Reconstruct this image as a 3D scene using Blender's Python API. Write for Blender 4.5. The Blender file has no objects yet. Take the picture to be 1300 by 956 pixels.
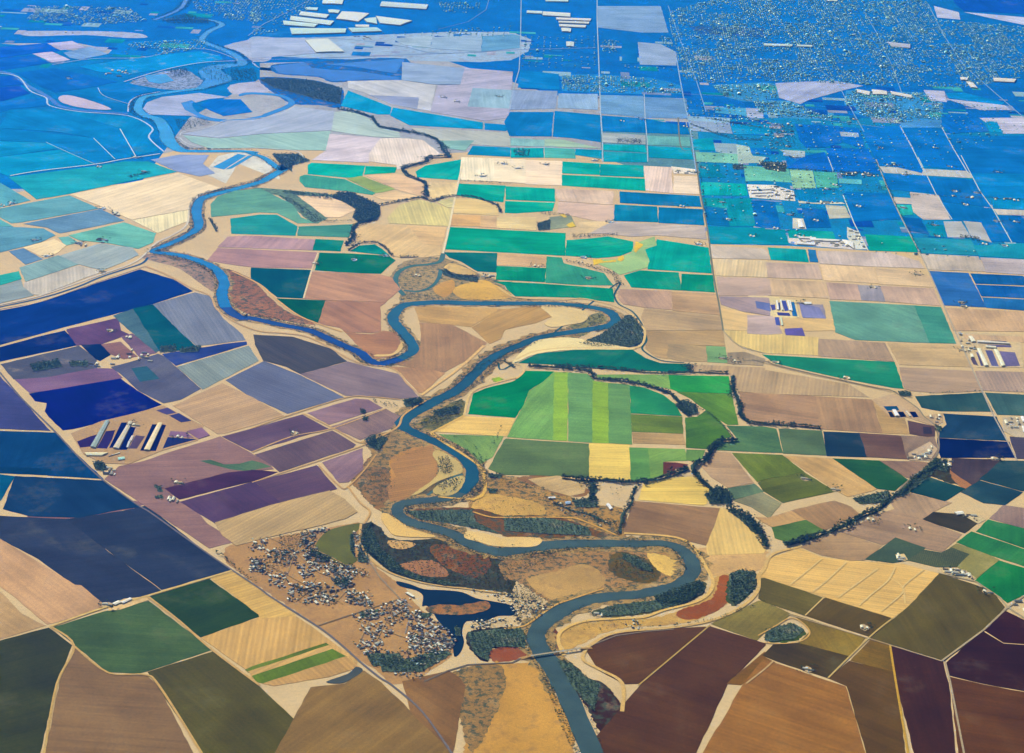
# aerial view of river farmland, built procedurally
EXPOSURE = 1.15
HAZE_COL = (0.012, 0.175, 1.0); HAZE_DENS = 0.000024; HAZE_ABS = (1, 1, 1); HAZE_G = 0.88
import bpy, bmesh, math, random
from mathutils import Vector, Matrix
R = math.radians
random.seed(7)
scene = bpy.context.scene
COL = scene.collection
# ---------------------------------------------------------------- camera
F, H, CX, CY = 2735.0, 5223.0, 650.0, 478.0      # focal length in photo pixels, height above the fields in metres
yc = Vector((95, 1078, -F)).normalized()
dh = Vector((1, -.04, 0)).normalized()
zc = dh.cross(yc).normalized()
xc = yc.cross(zc).normalized()
MC = Matrix((xc, yc, zc))                          # camera axes to world
def P(px, py):
    w = MC @ Vector((px - CX, CY - py, -F))
    t = -H / w.z
    return (w.x * t, w.y * t)
def proj(x, y, z=0):
    v = MC.transposed() @ Vector((x, y, z - H))
    return (CX - v.x / v.z * F, CY + v.y / v.z * F)
cam = bpy.data.cameras.new("camera")
cam.lens = 36 * F / 1300; cam.sensor_width = 36; cam.clip_end = 400000; cam.clip_start = 10
co = bpy.data.objects.new("camera", cam); COL.objects.link(co)
m = MC.to_4x4(); m.translation = Vector((0, 0, H)); co.matrix_world = m
scene.camera = co
# ---------------------------------------------------------------- light and air
SUN_EL, SUN_AZ = R(29), R(-26)                      # azimuth from +Y (away from the camera) towards +X
wd = bpy.data.worlds.new("World"); scene.world = wd; wd.use_nodes = True
nt = wd.node_tree
sky = nt.nodes.new("ShaderNodeTexSky"); sky.sky_type = 'NISHITA'; sky.sun_disc = False
sky.sun_elevation = SUN_EL; sky.sun_rotation = SUN_AZ; sky.altitude = 100
bg = nt.nodes["Background"]; bg.inputs[1].default_value = 0.07
nt.links.new(sky.outputs[0], bg.inputs[0])
sl = bpy.data.lights.new("sun", 'SUN'); sl.energy = 5.0; sl.angle = R(.5); sl.color = (1, .97, .92)
so = bpy.data.objects.new("sun", sl); COL.objects.link(so)
sd = Vector((math.sin(SUN_AZ) * math.cos(SUN_EL), math.cos(SUN_AZ) * math.cos(SUN_EL), math.sin(SUN_EL)))
so.rotation_euler = sd.to_track_quat('Z', 'Y').to_euler()
so.location = (0, 15000, 9000)
vs = scene.view_settings; vs.view_transform = 'Standard'; vs.look = 'None'; vs.gamma = 1; vs.use_curve_mapping = False
vs.exposure = EXPOSURE
scene.cycles.use_denoising = True
scene.cycles.volume_bounces = 0
scene.cycles.max_bounces = 4
scene.cycles.use_adaptive_sampling = False
G = 75000
def haze_box():
    bm = bmesh.new(); bmesh.ops.create_cube(bm, size=1)
    me = bpy.data.meshes.new("haze")
    for v in bm.verts:
        v.co = Vector((v.co.x * (2 * G + 4000), v.co.y * (2 * G + 4000) + 20000, 0)) + Vector((0, 0, (H + 150) if v.co.z > 0 else -20))
    bm.to_mesh(me)
    ob = bpy.data.objects.new("haze", me); COL.objects.link(ob); ob["kind"] = "stuff"
    mt = bpy.data.materials.new("haze"); mt.use_nodes = True; n = mt.node_tree
    n.nodes.clear()
    out = n.nodes.new("ShaderNodeOutputMaterial"); pv = n.nodes.new("ShaderNodeVolumePrincipled")
    pv.inputs["Color"].default_value = HAZE_COL + (1,)
    pv.inputs["Density"].default_value = HAZE_DENS
    pv.inputs["Absorption Color"].default_value = HAZE_ABS + (1,)
    pv.inputs["Anisotropy"].default_value = HAZE_G
    n.links.new(pv.outputs[0], out.inputs["Volume"])
    me.materials.append(mt)
haze_box()

FIELDS = """
g;52 68 98;a3 -30,20 150,30 320,38 795,392 740,415 640,428 560,458 520,460 410,385 405,368 370,360 200,235 0,130 -30,110;dark blue-green field left of a thin diagonal track above the green fields
g;49 67 98;a3 335,38 400,30 600,0 729,-28 1040,215 1142,290 810,385;dark blue field right of the thin diagonal track beside the paved road
b;203 162 125;a3 -30,118 0,140 370,368 400,370 520,470 500,490 240,558 190,520 100,440 0,365 -30,345;pinkish tan bare field below the dark blue-green field at the left edge
b;199 164 120;a3 -30,385 0,405 100,510 215,568 0,632 -30,640;small tan bare field left of the pale washed gully
g;62 72 60;a3 -30,658 160,604 240,584 352,668 275,855 190,1210 -30,1210;blotchy dark olive field in the lower left corner
b;140 112 88;a3 372,685 540,815 730,825 785,872 960,1210 235,1210 305,855;grey-brown wedge field below the large green field
g;75 103 78;a3 275,578 520,502 740,450 1052,688 740,792 690,805 545,798;large green field below the white roadside sheds
g;48 78 62;a3 752,427 1045,340 1296,520 1005,622;dark green square field beside the tan stubble strips
g;88 86 54;a3 748,802 1065,703 1268,855 1650,1210 1020,1210;olive green field below the large green field
s;213 175 110;a3 1062,332 1170,300 b3 0,365 210,518 45,530 a3 1300,512;tan stubble strip between dark green square field and paved road
s;208 168 110;b3 48,538 215,525 325,600 520,745 520,775 405,690 370,660 150,745 a3 1235,785 1015,630 1296,532;large golden stubble field with one green square corner beside the paved road
g;101 124 20;b3 -25,790 0,778 368,660 382,670 0,797 a3 1248,800;narrow bright green strip in the golden stubble field
s;208 170 113;b3 -10,800 382,672 400,690 40,812 0,835 a3 1260,805;thin golden stubble strip between two bright green strips
g;91 120 16;b3 8,822 400,690 465,725 65,855 30,848;wide bright green strip in the golden stubble field
s;196 156 105;b3 70,858 467,728 525,775 380,822 110,867;golden stubble strip below the wide bright green strip
b;141 113 79;b3 470,862 560,800 640,855 1000,1210 120,1210 300,880;brown field beside the little pond at the bottom edge
b;137 104 78;b3 760,850 980,798 1030,830 1060,870 1000,1200 800,1000;brown field below the town and the river bridge road
b;155 123 100;p 793,676 805,637 912,646 905,672 897,692 880,688 850,681 820,677;mauve-brown field between the golden triangle field and the river
s;232 197 129;p 916,646 935,650 962,672 974,690 968,702 900,704 898,694 908,670;golden stubble field left of the tree-lined creek, beside the river bend
s;231 199 117;p 820,612 870,606 885,606 899,622 896,639 893,641 812,634;golden triangular stubble field under the creek trees
b;97 70 56;c3 422,700 450,660 520,625 600,608 850,585 1000,578 1020,580 680,855 600,858 480,790;dark brown field curving along the levee road beside the river bridge
b;88 62 48;c3 695,860 1035,578 1300,660 d3 0,665 c3 1110,860 950,1210 400,1210;dark brown field right of the one beside the river bridge
b;131 96 61;c3 1125,858 1300,705 d3 0,730 45,752 c3 1180,862;small brown wedge field beside the dark brown fields at the bottom
g;135 123 81;c3 1045,560 1275,448 1300,452 d3 128,512 105,528 0,600 c3 1260,638;olive field left of the oval tree pond
b;105 98 72;c3 1278,432 1300,335 d3 0,335 292,432 200,515 0,448;dark olive-brown field below the golden contour-lined field
b;96 84 64;d3 312,432 635,535 530,622 215,518;dark brown field below the middle of the golden contour-lined field
g;140 118 72;d3 150,517 500,628 422,720 180,655 235,600 200,550;olive-brown field right of the oval tree pond
g;75 68 50;d3 50,668 170,660 418,724 320,828 60,742 0,718;dark olive field under the oval tree pond
b;155 110 73;c3 1200,868 1300,745 d3 5,748 50,758 320,850 400,875 500,1210 c3 1000,1210;reddish brown field at the bottom edge below the oval tree pond
s;225 185 120;c3 1262,330 1300,270 d3 0,320 20,240 180,183 280,228 430,248 700,265 868,310 722,470 640,528 300,422 130,368 0,325;golden field ribbed with pale contour tracks
b;97 90 70;d3 882,312 1130,392 1196,475 1100,588 900,742 542,630 725,478;large dark brown field right of the golden contour-lined field
b;48 30 26;d3 1212,502 1300,545 1350,560 1350,660 1200,650 1112,594;blackish field at the right edge above the curved pale track
b;45 32 30;d3 1095,602 1195,662 1350,672 1350,900 1100,856 930,815 918,757;blackish brown field at the right edge below the curved pale track
b;96 64 39;d3 935,830 1100,868 1350,915 1350,1210 980,1210;dark reddish field in the bottom right corner
b;62 42 34;d3 642,677 888,750 915,855 950,1210 760,1210 668,860;blackish brown field left of the paved road fork
g;125 100 55;d3 540,637 618,662 640,798 442,742;small olive-brown field below the crossing of pale tracks
b;96 75 45;d3 332,832 430,750 642,803 655,860 700,1210 520,1210 420,870;dark brown field at the bottom edge between two pale tracks
b;167 135 109;d3 142,-5 250,-32 350,-53 430,-25 470,10 300,92 210,38;pinkish tan field left of the diagonal tree line
g;87 122 84;d3 45,80 205,42 296,93 200,130 115,148 60,130;green field beside the tree-lined creek junction
b;174 144 116;d3 190,175 290,132 385,106 580,170 500,240 430,240 290,215;mauve field above the golden contour-lined field
b;167 140 121;d3 395,102 560,22 650,-10 980,112 890,198 800,180 660,128 590,163;large mauve field right of the diagonal tree line
b;176 149 127;d3 640,-45 700,-98 930,-45 840,0 795,38 660,-12;mauve field between tree line and dark plot
b;65 69 77;d3 800,37 850,3 960,12 1075,42 1000,103 880,66;blackish plot beside a white farmyard
b;149 127 126;d3 1135,33 1200,-30 1350,-10 1350,95;mauve field above the three emerald fields at the right edge
g;47 126 92;d3 1068,98 1125,42 1350,100 1350,195;uppermost of the emerald fields at the right edge, below a mauve field
g;51 129 92;d3 970,152 1040,102 1350,205 1350,285 1055,188;middle emerald strip at the right edge between two pale tracks
p;150 145 100;d3 937,180 965,162 1120,217 1168,240 1062,328 1010,300 965,270 1030,210;pale green pasture beside the farmhouses and emerald fields
g;33 127 87;d3 1062,345 1180,247 1350,300 1350,385 1217,450 1150,398;lowest emerald field at the right edge above the road junction
o;72 95 90;d3 515,237 660,132 800,180 722,240 640,253;grey-green orchard left of a pale clearing, above the golden contour-lined field
o;81 95 88;d3 728,242 800,192 890,207 940,182 1020,212 960,273 860,273;dark green orchard right of a pale clearing beside the farmhouses
b;69 80 134;a2 -40,160 0,235 243,498 0,488 -40,487;purplish blue field left of the paved road at the left edge
g;0 65 140;a1 -40,768 230,720 460,640 700,562 860,610 958,668 760,732 500,800 280,858 0,935 -40,948;very large navy field below the long canal
g;7 54 121;a2 -40,95 0,85 180,35 320,2 388,70 0,152 -40,160;navy field above the farmyard trees at the left edge
p;89 97 122;a2 10,168 392,78 478,142 480,188 235,232 72,240;blotchy grey-olive pasture with dark farm trees
b;131 105 141;a2 82,246 232,236 480,190 560,192 606,235 400,275 152,308;mauve strip above the square navy field
g;0 44 128;a2 152,316 600,242 680,300 800,370 620,430 360,490 318,495 250,430 230,402 240,360 180,350;deep navy square field above the feedlot barns
b;104 82 126;a2 338,0 a1 340,860 590,805 a2 600,0 640,18 500,68 410,68 388,72;mottled purple field right of the navy fields
g;19 55 110;a2 412,72 500,68 548,120 500,148 482,140;small dark blue wedge beside the farmyard
b;142 108 117;a2 512,70 600,57 680,128 620,140 562,118;small brown paddock between farm sheds
b;122 102 132;a2 612,30 660,17 778,110 700,128;grey farm lot with scattered sheds
g;79 117 137;a1 572,792 668,758 a2 795,98 780,105 655,0;grey-green strip left of the dark teal strip
g;18 95 118;a1 672,756 760,738 885,862 a2 975,78 905,98 800,98;dark teal strip beside the ribbed pale field
s;128 138 160;a1 770,735 975,677 1050,695 1085,770 1110,805 a2 1208,20 1222,46 1000,73 985,73 900,0;ribbed pale grey-green field inside the levee bend
g;49 76 144;a2 818,118 1130,67 1228,57 1230,68 882,172;thin blue wedge below the ribbed pale field
s;138 154 156;a2 892,182 1240,78 1288,150 1015,290;pale grey-green field below the thin blue wedge
g;95 102 132;a2 562,182 640,162 790,118 815,128 998,290 900,343 820,360 700,300 605,212;dull blue-green field right of the deep navy square
g;54 104 130;a2 662,190 730,180 790,240 705,253;small teal patch inside the dull blue-green field
s;105 115 145;a2 1135,248 b2 60,155 240,225 452,333 178,412 0,330;lilac-grey striped field above the violet plots
s;195 163 132;a2 872,376 1110,266 b2 0,335 152,425 0,473 a2 1120,512 1092,515;tan striped field between lilac-grey field and feedlot ponds
g;20 72 122;a2 -40,503 280,512 380,620 508,738 245,722 258,690 0,680 -40,678;dark teal-blue field left of the road by the feedlot
g;15 66 111;a2 -40,683 0,683 250,693 236,720 0,710 -40,708;narrow dark blue strip under the teal-blue field
g;28 66 108;a2 82,730 520,752 640,842 690,880 600,892 400,932 150,925 22,890;dull dark blue field above the two darkest fields at lower left
g;12 94 136;a2 -40,716 68,730 0,845 -40,880;small teal corner field at the left edge
b;148 117 120;a2 530,742 600,680 720,655 850,610 1100,532 1300,640 b2 62,640 100,690 a2 1220,705 1140,708 828,788 880,850 960,880 a3 1030,60 1170,148 1050,178 762,-12;large pinkish brown field between the road and the violet plots
g;86 120 103;a2 1012,652 1050,648 1120,672 1200,668 1260,652 1300,662 b2 85,680 a2 1240,700 1150,690 1080,672;thin green wet swale in the pinkish brown field
b;76 57 95;a2 832,790 1140,712 1260,700 b2 0,698 115,708 20,745 a2 900,840;dark violet strip below the green wet swale
b;88 72 108;a2 908,857 1275,755 b2 15,765 150,865 a3 1080,55;dark violet field left of the large violet plot
b;98 80 108;b2 22,757 320,677 418,790 280,830 155,862;violet plot below the largest dark violet plot
b;145 119 134;b2 358,660 548,592 550,690 478,755 440,758;light mauve five-sided plot beside the scrub meadow
b;110 94 112;b2 22,620 400,503 512,570 500,583 140,703 110,678;largest dark violet plot in the middle of the violet fields
b;107 89 117;a2 1120,530 1300,482 b2 250,422 375,490 230,530 190,545 0,600 a2 1250,596;uppermost violet plot with a tiny pale yard on its edge
b;145 119 135;b2 285,412 520,342 580,347 645,385 385,467;mauve plot with a lone tree, above a thin track
b;147 124 128;b2 402,480 665,392 732,430 690,488 542,543;mauve plot with a lone tree, below a thin track
b;140 125 138;b2 250,217 480,157 560,178 725,217 826,330 740,338 600,328 470,323;large purple field below the river's narrow neck
s;78 85 105;b2 12,22 200,32 390,92 450,140 468,152 242,213 178,180 60,148 20,70;streaky dark green field under the levee
b;174 130 111;b2 450,-12 520,15 600,20 660,2 718,10 738,60 725,100 700,130 620,138 580,110 520,60;reddish brown river peninsula field with sand edge
b;207 169 120;b1 818,752 900,745 1235,757 1092,846 990,835 842,820;tan triangle field in the river loop beside the oxbow
b;172 138 115;b2 850,10 b1 842,828 1000,838 b2 1090,20 1170,60 1120,118 960,205 870,190 740,172 720,160 805,148 850,70;brown field in the river loop below the tan triangle
b;187 147 118;b2 702,182 860,188 958,212 850,308 838,308 775,240 752,210;pinkish tan wedge where levee roads meet
s;191 155 112;b1 1105,852 1240,762 c1 175,745 235,795 150,828 0,860 c2 -20,40 b2 1190,62;tan striped field inside the long river loop
s;178 135 99;p 505,605 497,590 520,575 548,565 553,590 550,610 530,624 510,634 497,636 492,620;pinkish brown meadow inside the scrubby river bend
g;3 138 103;b2 1087,415 1112,315 1172,290 1300,258 c2 60,250 106,203 240,206 198,248 122,295 92,370 50,433;bright emerald field with pale levee track round it
s;237 199 126;b2 912,503 1072,430 c2 50,443 10,525 b2 1250,525;pale yellow stubble field below the bright emerald field
g;124 160 104;b2 945,520 1250,530 1198,630 1148,662 1085,598;light green wedge field below the pale yellow stubble
g;98 125 95;c2 15,542 425,568 428,738 280,728 230,723 0,718 b2 1188,690 1265,548;wide grey-green field left of the yellow strip
g;123 173 109;c2 22,530 60,455 105,370 130,302 200,257 250,210 255,212 250,546;light green strip right of the bright emerald field
g;145 185 91;c2 256,210 314,210 310,548 250,546;narrow yellow-green strip left of a pale track
g;112 162 112;c2 325,212 410,217 448,252 446,558 326,550;green strip right of a pale track, pale blotch in it
g;142 180 88;c2 448,254 525,264 528,560 448,558;yellow-green strip between two green strips
g;108 156 108;c2 527,264 622,272 634,566 530,560;green strip left of the pale track by the teal quarter field
g;47 145 109;c2 634,277 700,287 790,322 850,367 882,424 640,411;teal quarter-round field under the creek trees
g;105 131 82;c2 640,420 885,432 888,512 645,503;olive field with a cross track below the teal quarter field
b;187 157 118;c2 645,512 888,520 902,568 650,560;small pinkish field below the olive field
g;79 125 80;c2 912,437 970,432 1010,402 1075,450 1132,530 1070,543 1020,590 916,583;striped dark green field between creek and tree line
s;232 202 118;c2 432,564 622,572 630,745 520,742 432,738;pale yellow square in the middle of the green strips
g;98 150 97;c2 632,587 725,590 735,742 640,748;green strip right of the pale yellow square
g;126 166 100;c2 727,590 898,594 908,648 793,652 792,722 738,740;yellowish green field round the small maroon plots
b;104 67 80;c2 802,660 848,662 848,684 802,688;small square maroon plot left of a thin wall
b;112 70 85;c2 857,662 912,670 900,690 857,688;small maroon plot right of a thin wall
b;100 69 82;c2 802,694 848,692 848,716 802,718;small maroon plot in front of the square one
g;110 150 97;c2 918,597 998,600 985,640 960,653 918,646;small green field beside the creek bend trees
g;126 168 107;c2 462,222 818,222 830,290 700,263 600,240 485,243;pale green wedge above the creek trees
g;52 160 98;c2 828,224 1118,230 1132,313 872,303 838,290;bright green striped field in front of the creek's upper end
g;95 141 83;c2 872,308 1132,319 1165,468 1120,468 1062,430 982,375 940,340;olive green striped field below the bright green striped field
g;25 118 115;c2 80,160 172,117 350,99 640,97 700,137 780,164 922,168 928,190 900,210 800,203 600,192 430,182 250,168;long dark teal field hugging the outside of the river loop
g;84 124 100;c2 1120,477 1300,482 d2 55,492 88,608 0,606 c2 1065,595 1080,562 1160,552 1175,545 1130,490;grey-green field right of the creek end
g;90 118 100;d2 78,492 283,502 306,622 102,612;grey-green field left of the blackish blue fields
b;189 161 127;c2 718,5 c1 708,870 c2 1088,0 1100,75 820,66 812,138 760,130 712,88;tan field right of the river loop
b;182 159 129;c2 824,68 1010,78 1018,154 880,150 820,135;greyish tan field beside a small green square
g;126 168 125;c2 1016,78 1102,83 1112,160 1022,155;small green square field right of the river loop
s;224 198 140;c2 1100,0 1300,5 d2 95,-5 95,20 270,35 272,122 0,110 c2 1290,108 1180,72;pale yellow field right of a curving road
b;162 147 131;c2 1122,112 1200,108 1300,142 1290,173 1122,163;blotchy grey field below the curving road
s;188 163 135;c2 950,172 1300,187 d2 0,198 420,268 515,330 0,313 c2 1178,303 1160,270 1130,215 945,203;pinkish tan field above the long tree row
b;174 142 121;c2 1182,310 d2 260,330 283,488 0,460 c2 1220,448 1192,380;brown field between the tree rows
b;174 143 120;d2 264,330 538,346 558,430 588,510 288,490;brown field ending at the long tree row's right end
b;188 157 119;d2 548,352 600,390 630,435 698,440 718,515 598,510;tan field left of the dark lagoons
g;38 142 122;d2 0,122 330,142 648,158 692,288 640,283 400,238 60,163;long teal wedge field along the diagonal railway
b;177 154 138;d2 277,42 600,62 643,152 277,125;brownish tan field above the long teal wedge
b;196 170 137;d2 622,62 978,77 1028,180 682,168;tan field left of the long barns
s;180 156 139;d2 682,185 1040,203 1083,300 860,310 740,300 707,290;mauve striped field below a line of pale spoil
s;176 155 146;d2 1062,203 1350,210 1350,308 1100,298;mauve striped field below the long barns at the right edge
g;107 163 152;d1 332,720 750,742 d2 828,60 460,45 362,8;long light green pasture field, right of the pale yellow land
g;72 151 142;d1 756,742 880,750 d2 955,62 833,60;teal green field beside the light green pasture field
g;50 91 107;d2 762,330 1088,312 1138,403 880,400 792,383;dark teal field with pale blotch left of a straight road
g;67 107 118;d2 1112,312 1350,325 1350,425 1170,418;dark teal field right of a straight road at the right edge
g;36 76 113;d2 902,417 1158,432 1210,548 882,533 882,500 920,470;dark blue field with tan blotches above the navy strip
g;3 48 105;d2 872,540 1222,558 1250,633 890,633 878,600;navy strip below the dark blue blotched field
b;81 82 110;d2 1235,532 1350,540 1350,640 1268,638;dull violet field at the right edge beside farm sheds
b;35 68 98;d2 302,507 478,514 512,630 320,625;blackish blue field above the tan slanting strip
b;110 89 96;d2 484,514 680,527 708,640 520,630;mottled dark brown field beside the blackish blue field
b;146 126 119;d2 690,527 845,532 868,608 832,648 722,643;mottled grey-brown field with scattered sheds
b;77 73 94;d2 945,640 1178,647 1080,740 1040,768 940,700;dark plum plot below the navy strip
g;42 80 101;d2 1085,743 1190,652 1350,655 1350,790 1290,800;dull dark teal field at the right edge below the dark plum plot
g;42 81 104;d2 992,808 1082,752 1285,808 1200,870 1100,860;dark teal triangle beside a white sheds row
g;36 84 98;d2 802,727 998,790 962,812 900,850 720,800;dark green-blue field right of the tree-lined road
g;97 121 26;c2 1148,614 1300,620 d2 88,624 193,705 0,742 c2 1268,752;yellowish olive green field above the thin cross track
g;88 105 25;d2 0,750 198,711 346,803 95,858 0,800 c2 1275,762;yellowish olive green field below the thin cross track
b;205 168 120;d2 105,628 338,642 558,790 540,798 420,828 362,798;tan slanting strip between olive and emerald fields
g;42 98 85;d2 352,642 578,652 712,745 650,798 565,788;emerald five-sided field beside the tree-lined road
b;151 124 115;d2 588,653 780,657 818,662 740,738 715,733;small brown triangle below the scattered sheds
b;186 156 128;c2 992,680 1052,608 1128,612 1242,760 1122,783 1040,730;pinkish tan field between creek trees and olive fields
g;98 125 109;c2 1125,790 1250,769 1290,805 1150,842;small green field beside the creek trees
g;148 146 119;c2 1155,850 1290,812 d2 80,862 d3 25,28 c2 1240,880;pale grey-green plot below the small green field
b;195 158 116;d3 -30,30 25,32 135,-2 200,38 40,73 0,52;pinkish tan plot above the green field by the creek junction
b;205 175 130;c2 265,728 420,742 400,790 395,810 330,825 200,790 130,745;brown slanting field under the wide grey-green field
g;0 182 172;b1 283,38 300,28 562,42 545,98 470,100 282,82;emerald field with flat left corner beside the river, left of a small emerald one
g;5 178 161;b1 572,44 718,50 712,75 565,84;small emerald field at the tip of the tan land
g;151 176 121;b1 478,106 545,94 712,158 650,173 620,176;olive strip between emerald and tan fields
g;73 167 154;b1 243,96 265,88 460,110 612,178 600,186 480,168 270,148 242,120;green field with pale rounded levee end
b;235 200 166;b1 572,90 740,87 848,130 868,188 830,188 720,158;tan field beside the olive strip
s;239 207 166;b1 615,195 720,172 822,195 720,213 665,213;small pale tan wedge above the creek trees
b;245 214 181;b1 232,192 380,197 498,240 512,262 440,298 372,298 320,258;tan oval field enclosed by creek trees
g;105 168 155;a1 1058,235 1092,196 1180,167 1300,157 b1 110,192 198,235 240,300 305,327 230,328 130,277 a1 1300,273 1062,296;long olive-green curved field by the river's outer bend
g;43 158 161;a1 1157,307 1300,287 b1 120,288 222,345 213,390 a1 1162,380;teal green field with a tan streak above the pink fields
g;74 149 142;b1 237,347 498,336 480,398 232,390;dark green hatched field left of creek trees
b;187 155 164;a1 1142,397 b1 0,393 308,412 298,463 0,453 a1 1095,447;pinkish brown field with a violet stain
b;182 146 151;b1 0,462 328,477 300,553 0,547 a1 1200,540 1042,515 1092,455;pinkish brown field below the violet-stained one
g;3 137 134;b1 322,410 453,417 438,468 308,463;small dark emerald field left of the creek mouth
g;5 142 140;b1 495,468 540,442 610,437 648,460 680,488;arch-shaped emerald field under a curved tree row
g;0 122 114;b1 342,478 500,483 680,493 712,515 640,580 480,575 318,563;large emerald field right of a straight farm lane
g;0 93 118;b1 0,553 292,565 250,703 130,698 60,645 0,610;dark emerald field inside the levee bend
g;2 98 98;b1 130,707 365,717 330,825 230,785 180,745;small dark emerald field beside the levee road
b;190 148 130;b1 300,572 480,578 640,588 690,600 738,660 665,722 370,712 265,705;large pinkish brown field below the large emerald field
b;177 134 119;b1 372,718 662,728 635,745 640,800 640,867 b2 600,10 480,5 b1 440,850 335,830;pinkish brown field above the reddish peninsula
b;225 194 150;b1 502,418 520,362 560,337 780,342 860,437 940,442 938,488 860,500 740,498 700,490 650,440 580,425;tan field above the arch-shaped emerald field
b;222 188 145;b1 785,343 968,351 944,440 862,435;pinkish triangle field left of the pale farm road
s;220 206 151;b1 682,300 740,240 830,212 900,227 1000,262 983,343 690,328;yellowish olive field right of the creek wood
g;216 206 156;b1 930,222 1003,202 1000,250 978,248;small yellowish field at the creek fork
b;239 213 166;b1 892,127 1028,127 1018,188 900,203 882,170;tan field between creek and teal green fields
g;6 178 174;b1 822,72 870,42 1043,12 1028,112 830,98;emerald field with rounded left end inside the creek bend
s;232 204 151;b1 1012,207 1120,207 1225,240 1228,288 1012,278;tan field with bent upper edge below the emerald pair
b;225 182 134;b1 1000,287 1138,292 1138,343 997,340;orange-tan field right of the pale farm road
b;221 187 150;b1 1147,294 1222,297 1222,350 1147,347;small pinkish tan field right of the orange-tan field
b;232 208 160;b1 1230,300 c1 155,300 155,363 b1 1228,352;tan field left of the grey wet patch
g;0 175 161;b1 1033,132 1263,142 1252,222 1160,213 1028,188;emerald field left of the pale lane, above the tan bent-edge field
g;2 175 162;c1 12,146 248,157 250,220 12,210;upper one of two emerald fields right of the pale lane
g;2 175 159;c1 10,220 248,228 238,266 60,278 8,276;lower one of two emerald fields right of the pale lane
g;0 165 143;b1 992,350 1300,367 c1 303,380 300,490 0,474 b1 972,458;very large emerald rectangle right of the pale farm road
g;22 119 127;b1 965,476 1223,480 1216,573 1130,568 1050,520 990,500;dull dark teal field with pale streaks
b;217 182 145;b1 1232,480 c1 208,497 203,545 b1 1230,538;tan strip below the very large emerald rectangle
g;5 149 128;b1 1230,545 c1 203,555 198,622 b1 1225,610;emerald field below the tan strip
g;60 160 140;c1 218,497 283,502 293,530 495,580 540,638 380,636 212,625;green field under the winding tree row
g;6 168 151;c1 317,415 430,407 520,397 640,422 638,468 580,490 520,498 460,502 312,490;emerald field left of the yellow-flowered meadow
g;13 149 129;b1 1218,622 1300,620 c1 0,622 200,634 538,657 545,722 330,698 60,693 20,660 b1 1270,640;long green strip just above the river loop
g;0 170 160;c1 768,412 1018,452 1033,578 722,558 728,520 705,462 760,442;large emerald field right of the yellow-flowered meadow
g;10 156 140;c1 605,590 680,567 868,577 880,663 640,648;emerald field below the yellow-flowered meadow
g;5 150 132;c1 892,584 1038,590 1050,673 890,663;small square emerald field left of the long straight road
p;161 198 148;c1 465,512 560,512 640,478 662,430 750,398 758,440 700,460 722,520 712,550 580,585 540,560 480,535;pale green meadow edged with yellow flowers
p;145 159 145;c1 232,300 330,290 355,345 232,358;grey wet patch edged with yellow bushes
b;229 203 162;c1 385,378 375,328 500,318 535,335 430,378;tan wedge right of the grey wet patch
b;196 184 180;c1 545,323 760,332 998,345 1008,408 760,388 640,395 500,380 430,380;mauve strip with dark streaks above the emerald fields
b;186 157 143;c1 578,660 832,670 836,760 710,750 600,733 572,700;pinkish brown field right of the canal trees
b;193 162 134;c1 843,674 1058,684 1082,788 848,765;pinkish tan field left of the long straight road
b;193 167 137;c1 705,757 848,772 1083,795 1093,862 c2 1088,-5 c1 715,864 690,800;tan field beside the curving canal
s;250 233 205;c1 0,7 103,12 103,128 0,122 b1 1212,118 1212,5;pale cream field, left one of the pair above the tree row
s;250 227 202;c1 112,14 288,20 286,140 112,133;pale cream field, right one of the pair above the tree row
s;250 237 209;b1 1050,0 1205,5 1205,118 1040,113 b1 1048,30;pale cream field right of the creek's emerald bend
g;1 176 171;c1 297,22 473,32 473,86 294,78;teal field, upper left of a group of three teal fields
g;0 170 176;c1 484,34 693,42 696,98 484,90;teal field, upper right of a group of three teal fields
g;4 177 166;c1 294,88 698,107 703,166 294,140;wide teal field, lowest of a group of three
s;233 211 202;c1 702,44 833,50 836,125 842,178 714,166;pinkish cream field left of a white farmyard
s;239 219 198;c1 852,92 963,97 973,183 852,178;pale cream field left of the long straight road
b;225 200 183;c1 260,157 543,170 540,235 278,218 265,190;pinkish tan field above a thin green hedge line
b;221 193 180;c1 278,224 543,242 548,312 470,318 380,300 272,275;pinkish tan field below a thin green hedge line
g;3 126 181;c1 582,172 973,194 983,246 765,238 584,226;long blue field left of the long straight road
g;19 138 180;c1 557,237 760,247 766,323 554,316;blue field, left of the pair under the long blue field
g;19 129 184;c1 777,250 988,260 996,338 777,326;blue field, right of the pair under the long blue field
g;8 143 182;c1 978,32 1073,38 1073,75 1105,100 978,98;small blue field beside farm sheds
g;21 180 187;c1 988,124 1203,134 1213,190 993,188;teal green field right of the long straight road
g;8 152 179;c1 1112,207 1233,207 1253,343 1127,343 1122,280;teal field beside a dark blue plot
g;3 122 185;c1 1008,250 1108,262 1123,343 1013,333;dark blue plot beside the teal field
g;24 169 182;c1 1000,205 1108,207 1115,255 1005,240;teal plot with a white farmstead
g;3 118 195;c1 1240,217 1300,217 d1 50,225 78,355 0,353 c1 1262,345;dark blue field left of small dairy sheds
g;110 194 180;c1 1202,42 1300,50 d1 118,60 135,125 0,115 c1 1212,118;pale teal field above a white dairy yard
g;1 152 180;c1 1025,347 1300,354 d1 0,360 100,362 118,435 0,433 c1 1035,430;long teal field right of the long straight road
g;4 164 171;d1 23,452 203,462 218,523 37,511;emerald rectangle below the white industrial yard
g;42 125 184;d1 224,462 253,464 266,523 234,521;narrow blue pond-like plot beside the emerald rectangle
b;210 196 184;c1 1033,442 1290,457 d1 12,470 22,510 c1 1300,508 1045,503;pinkish field left of the emerald rectangle
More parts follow.
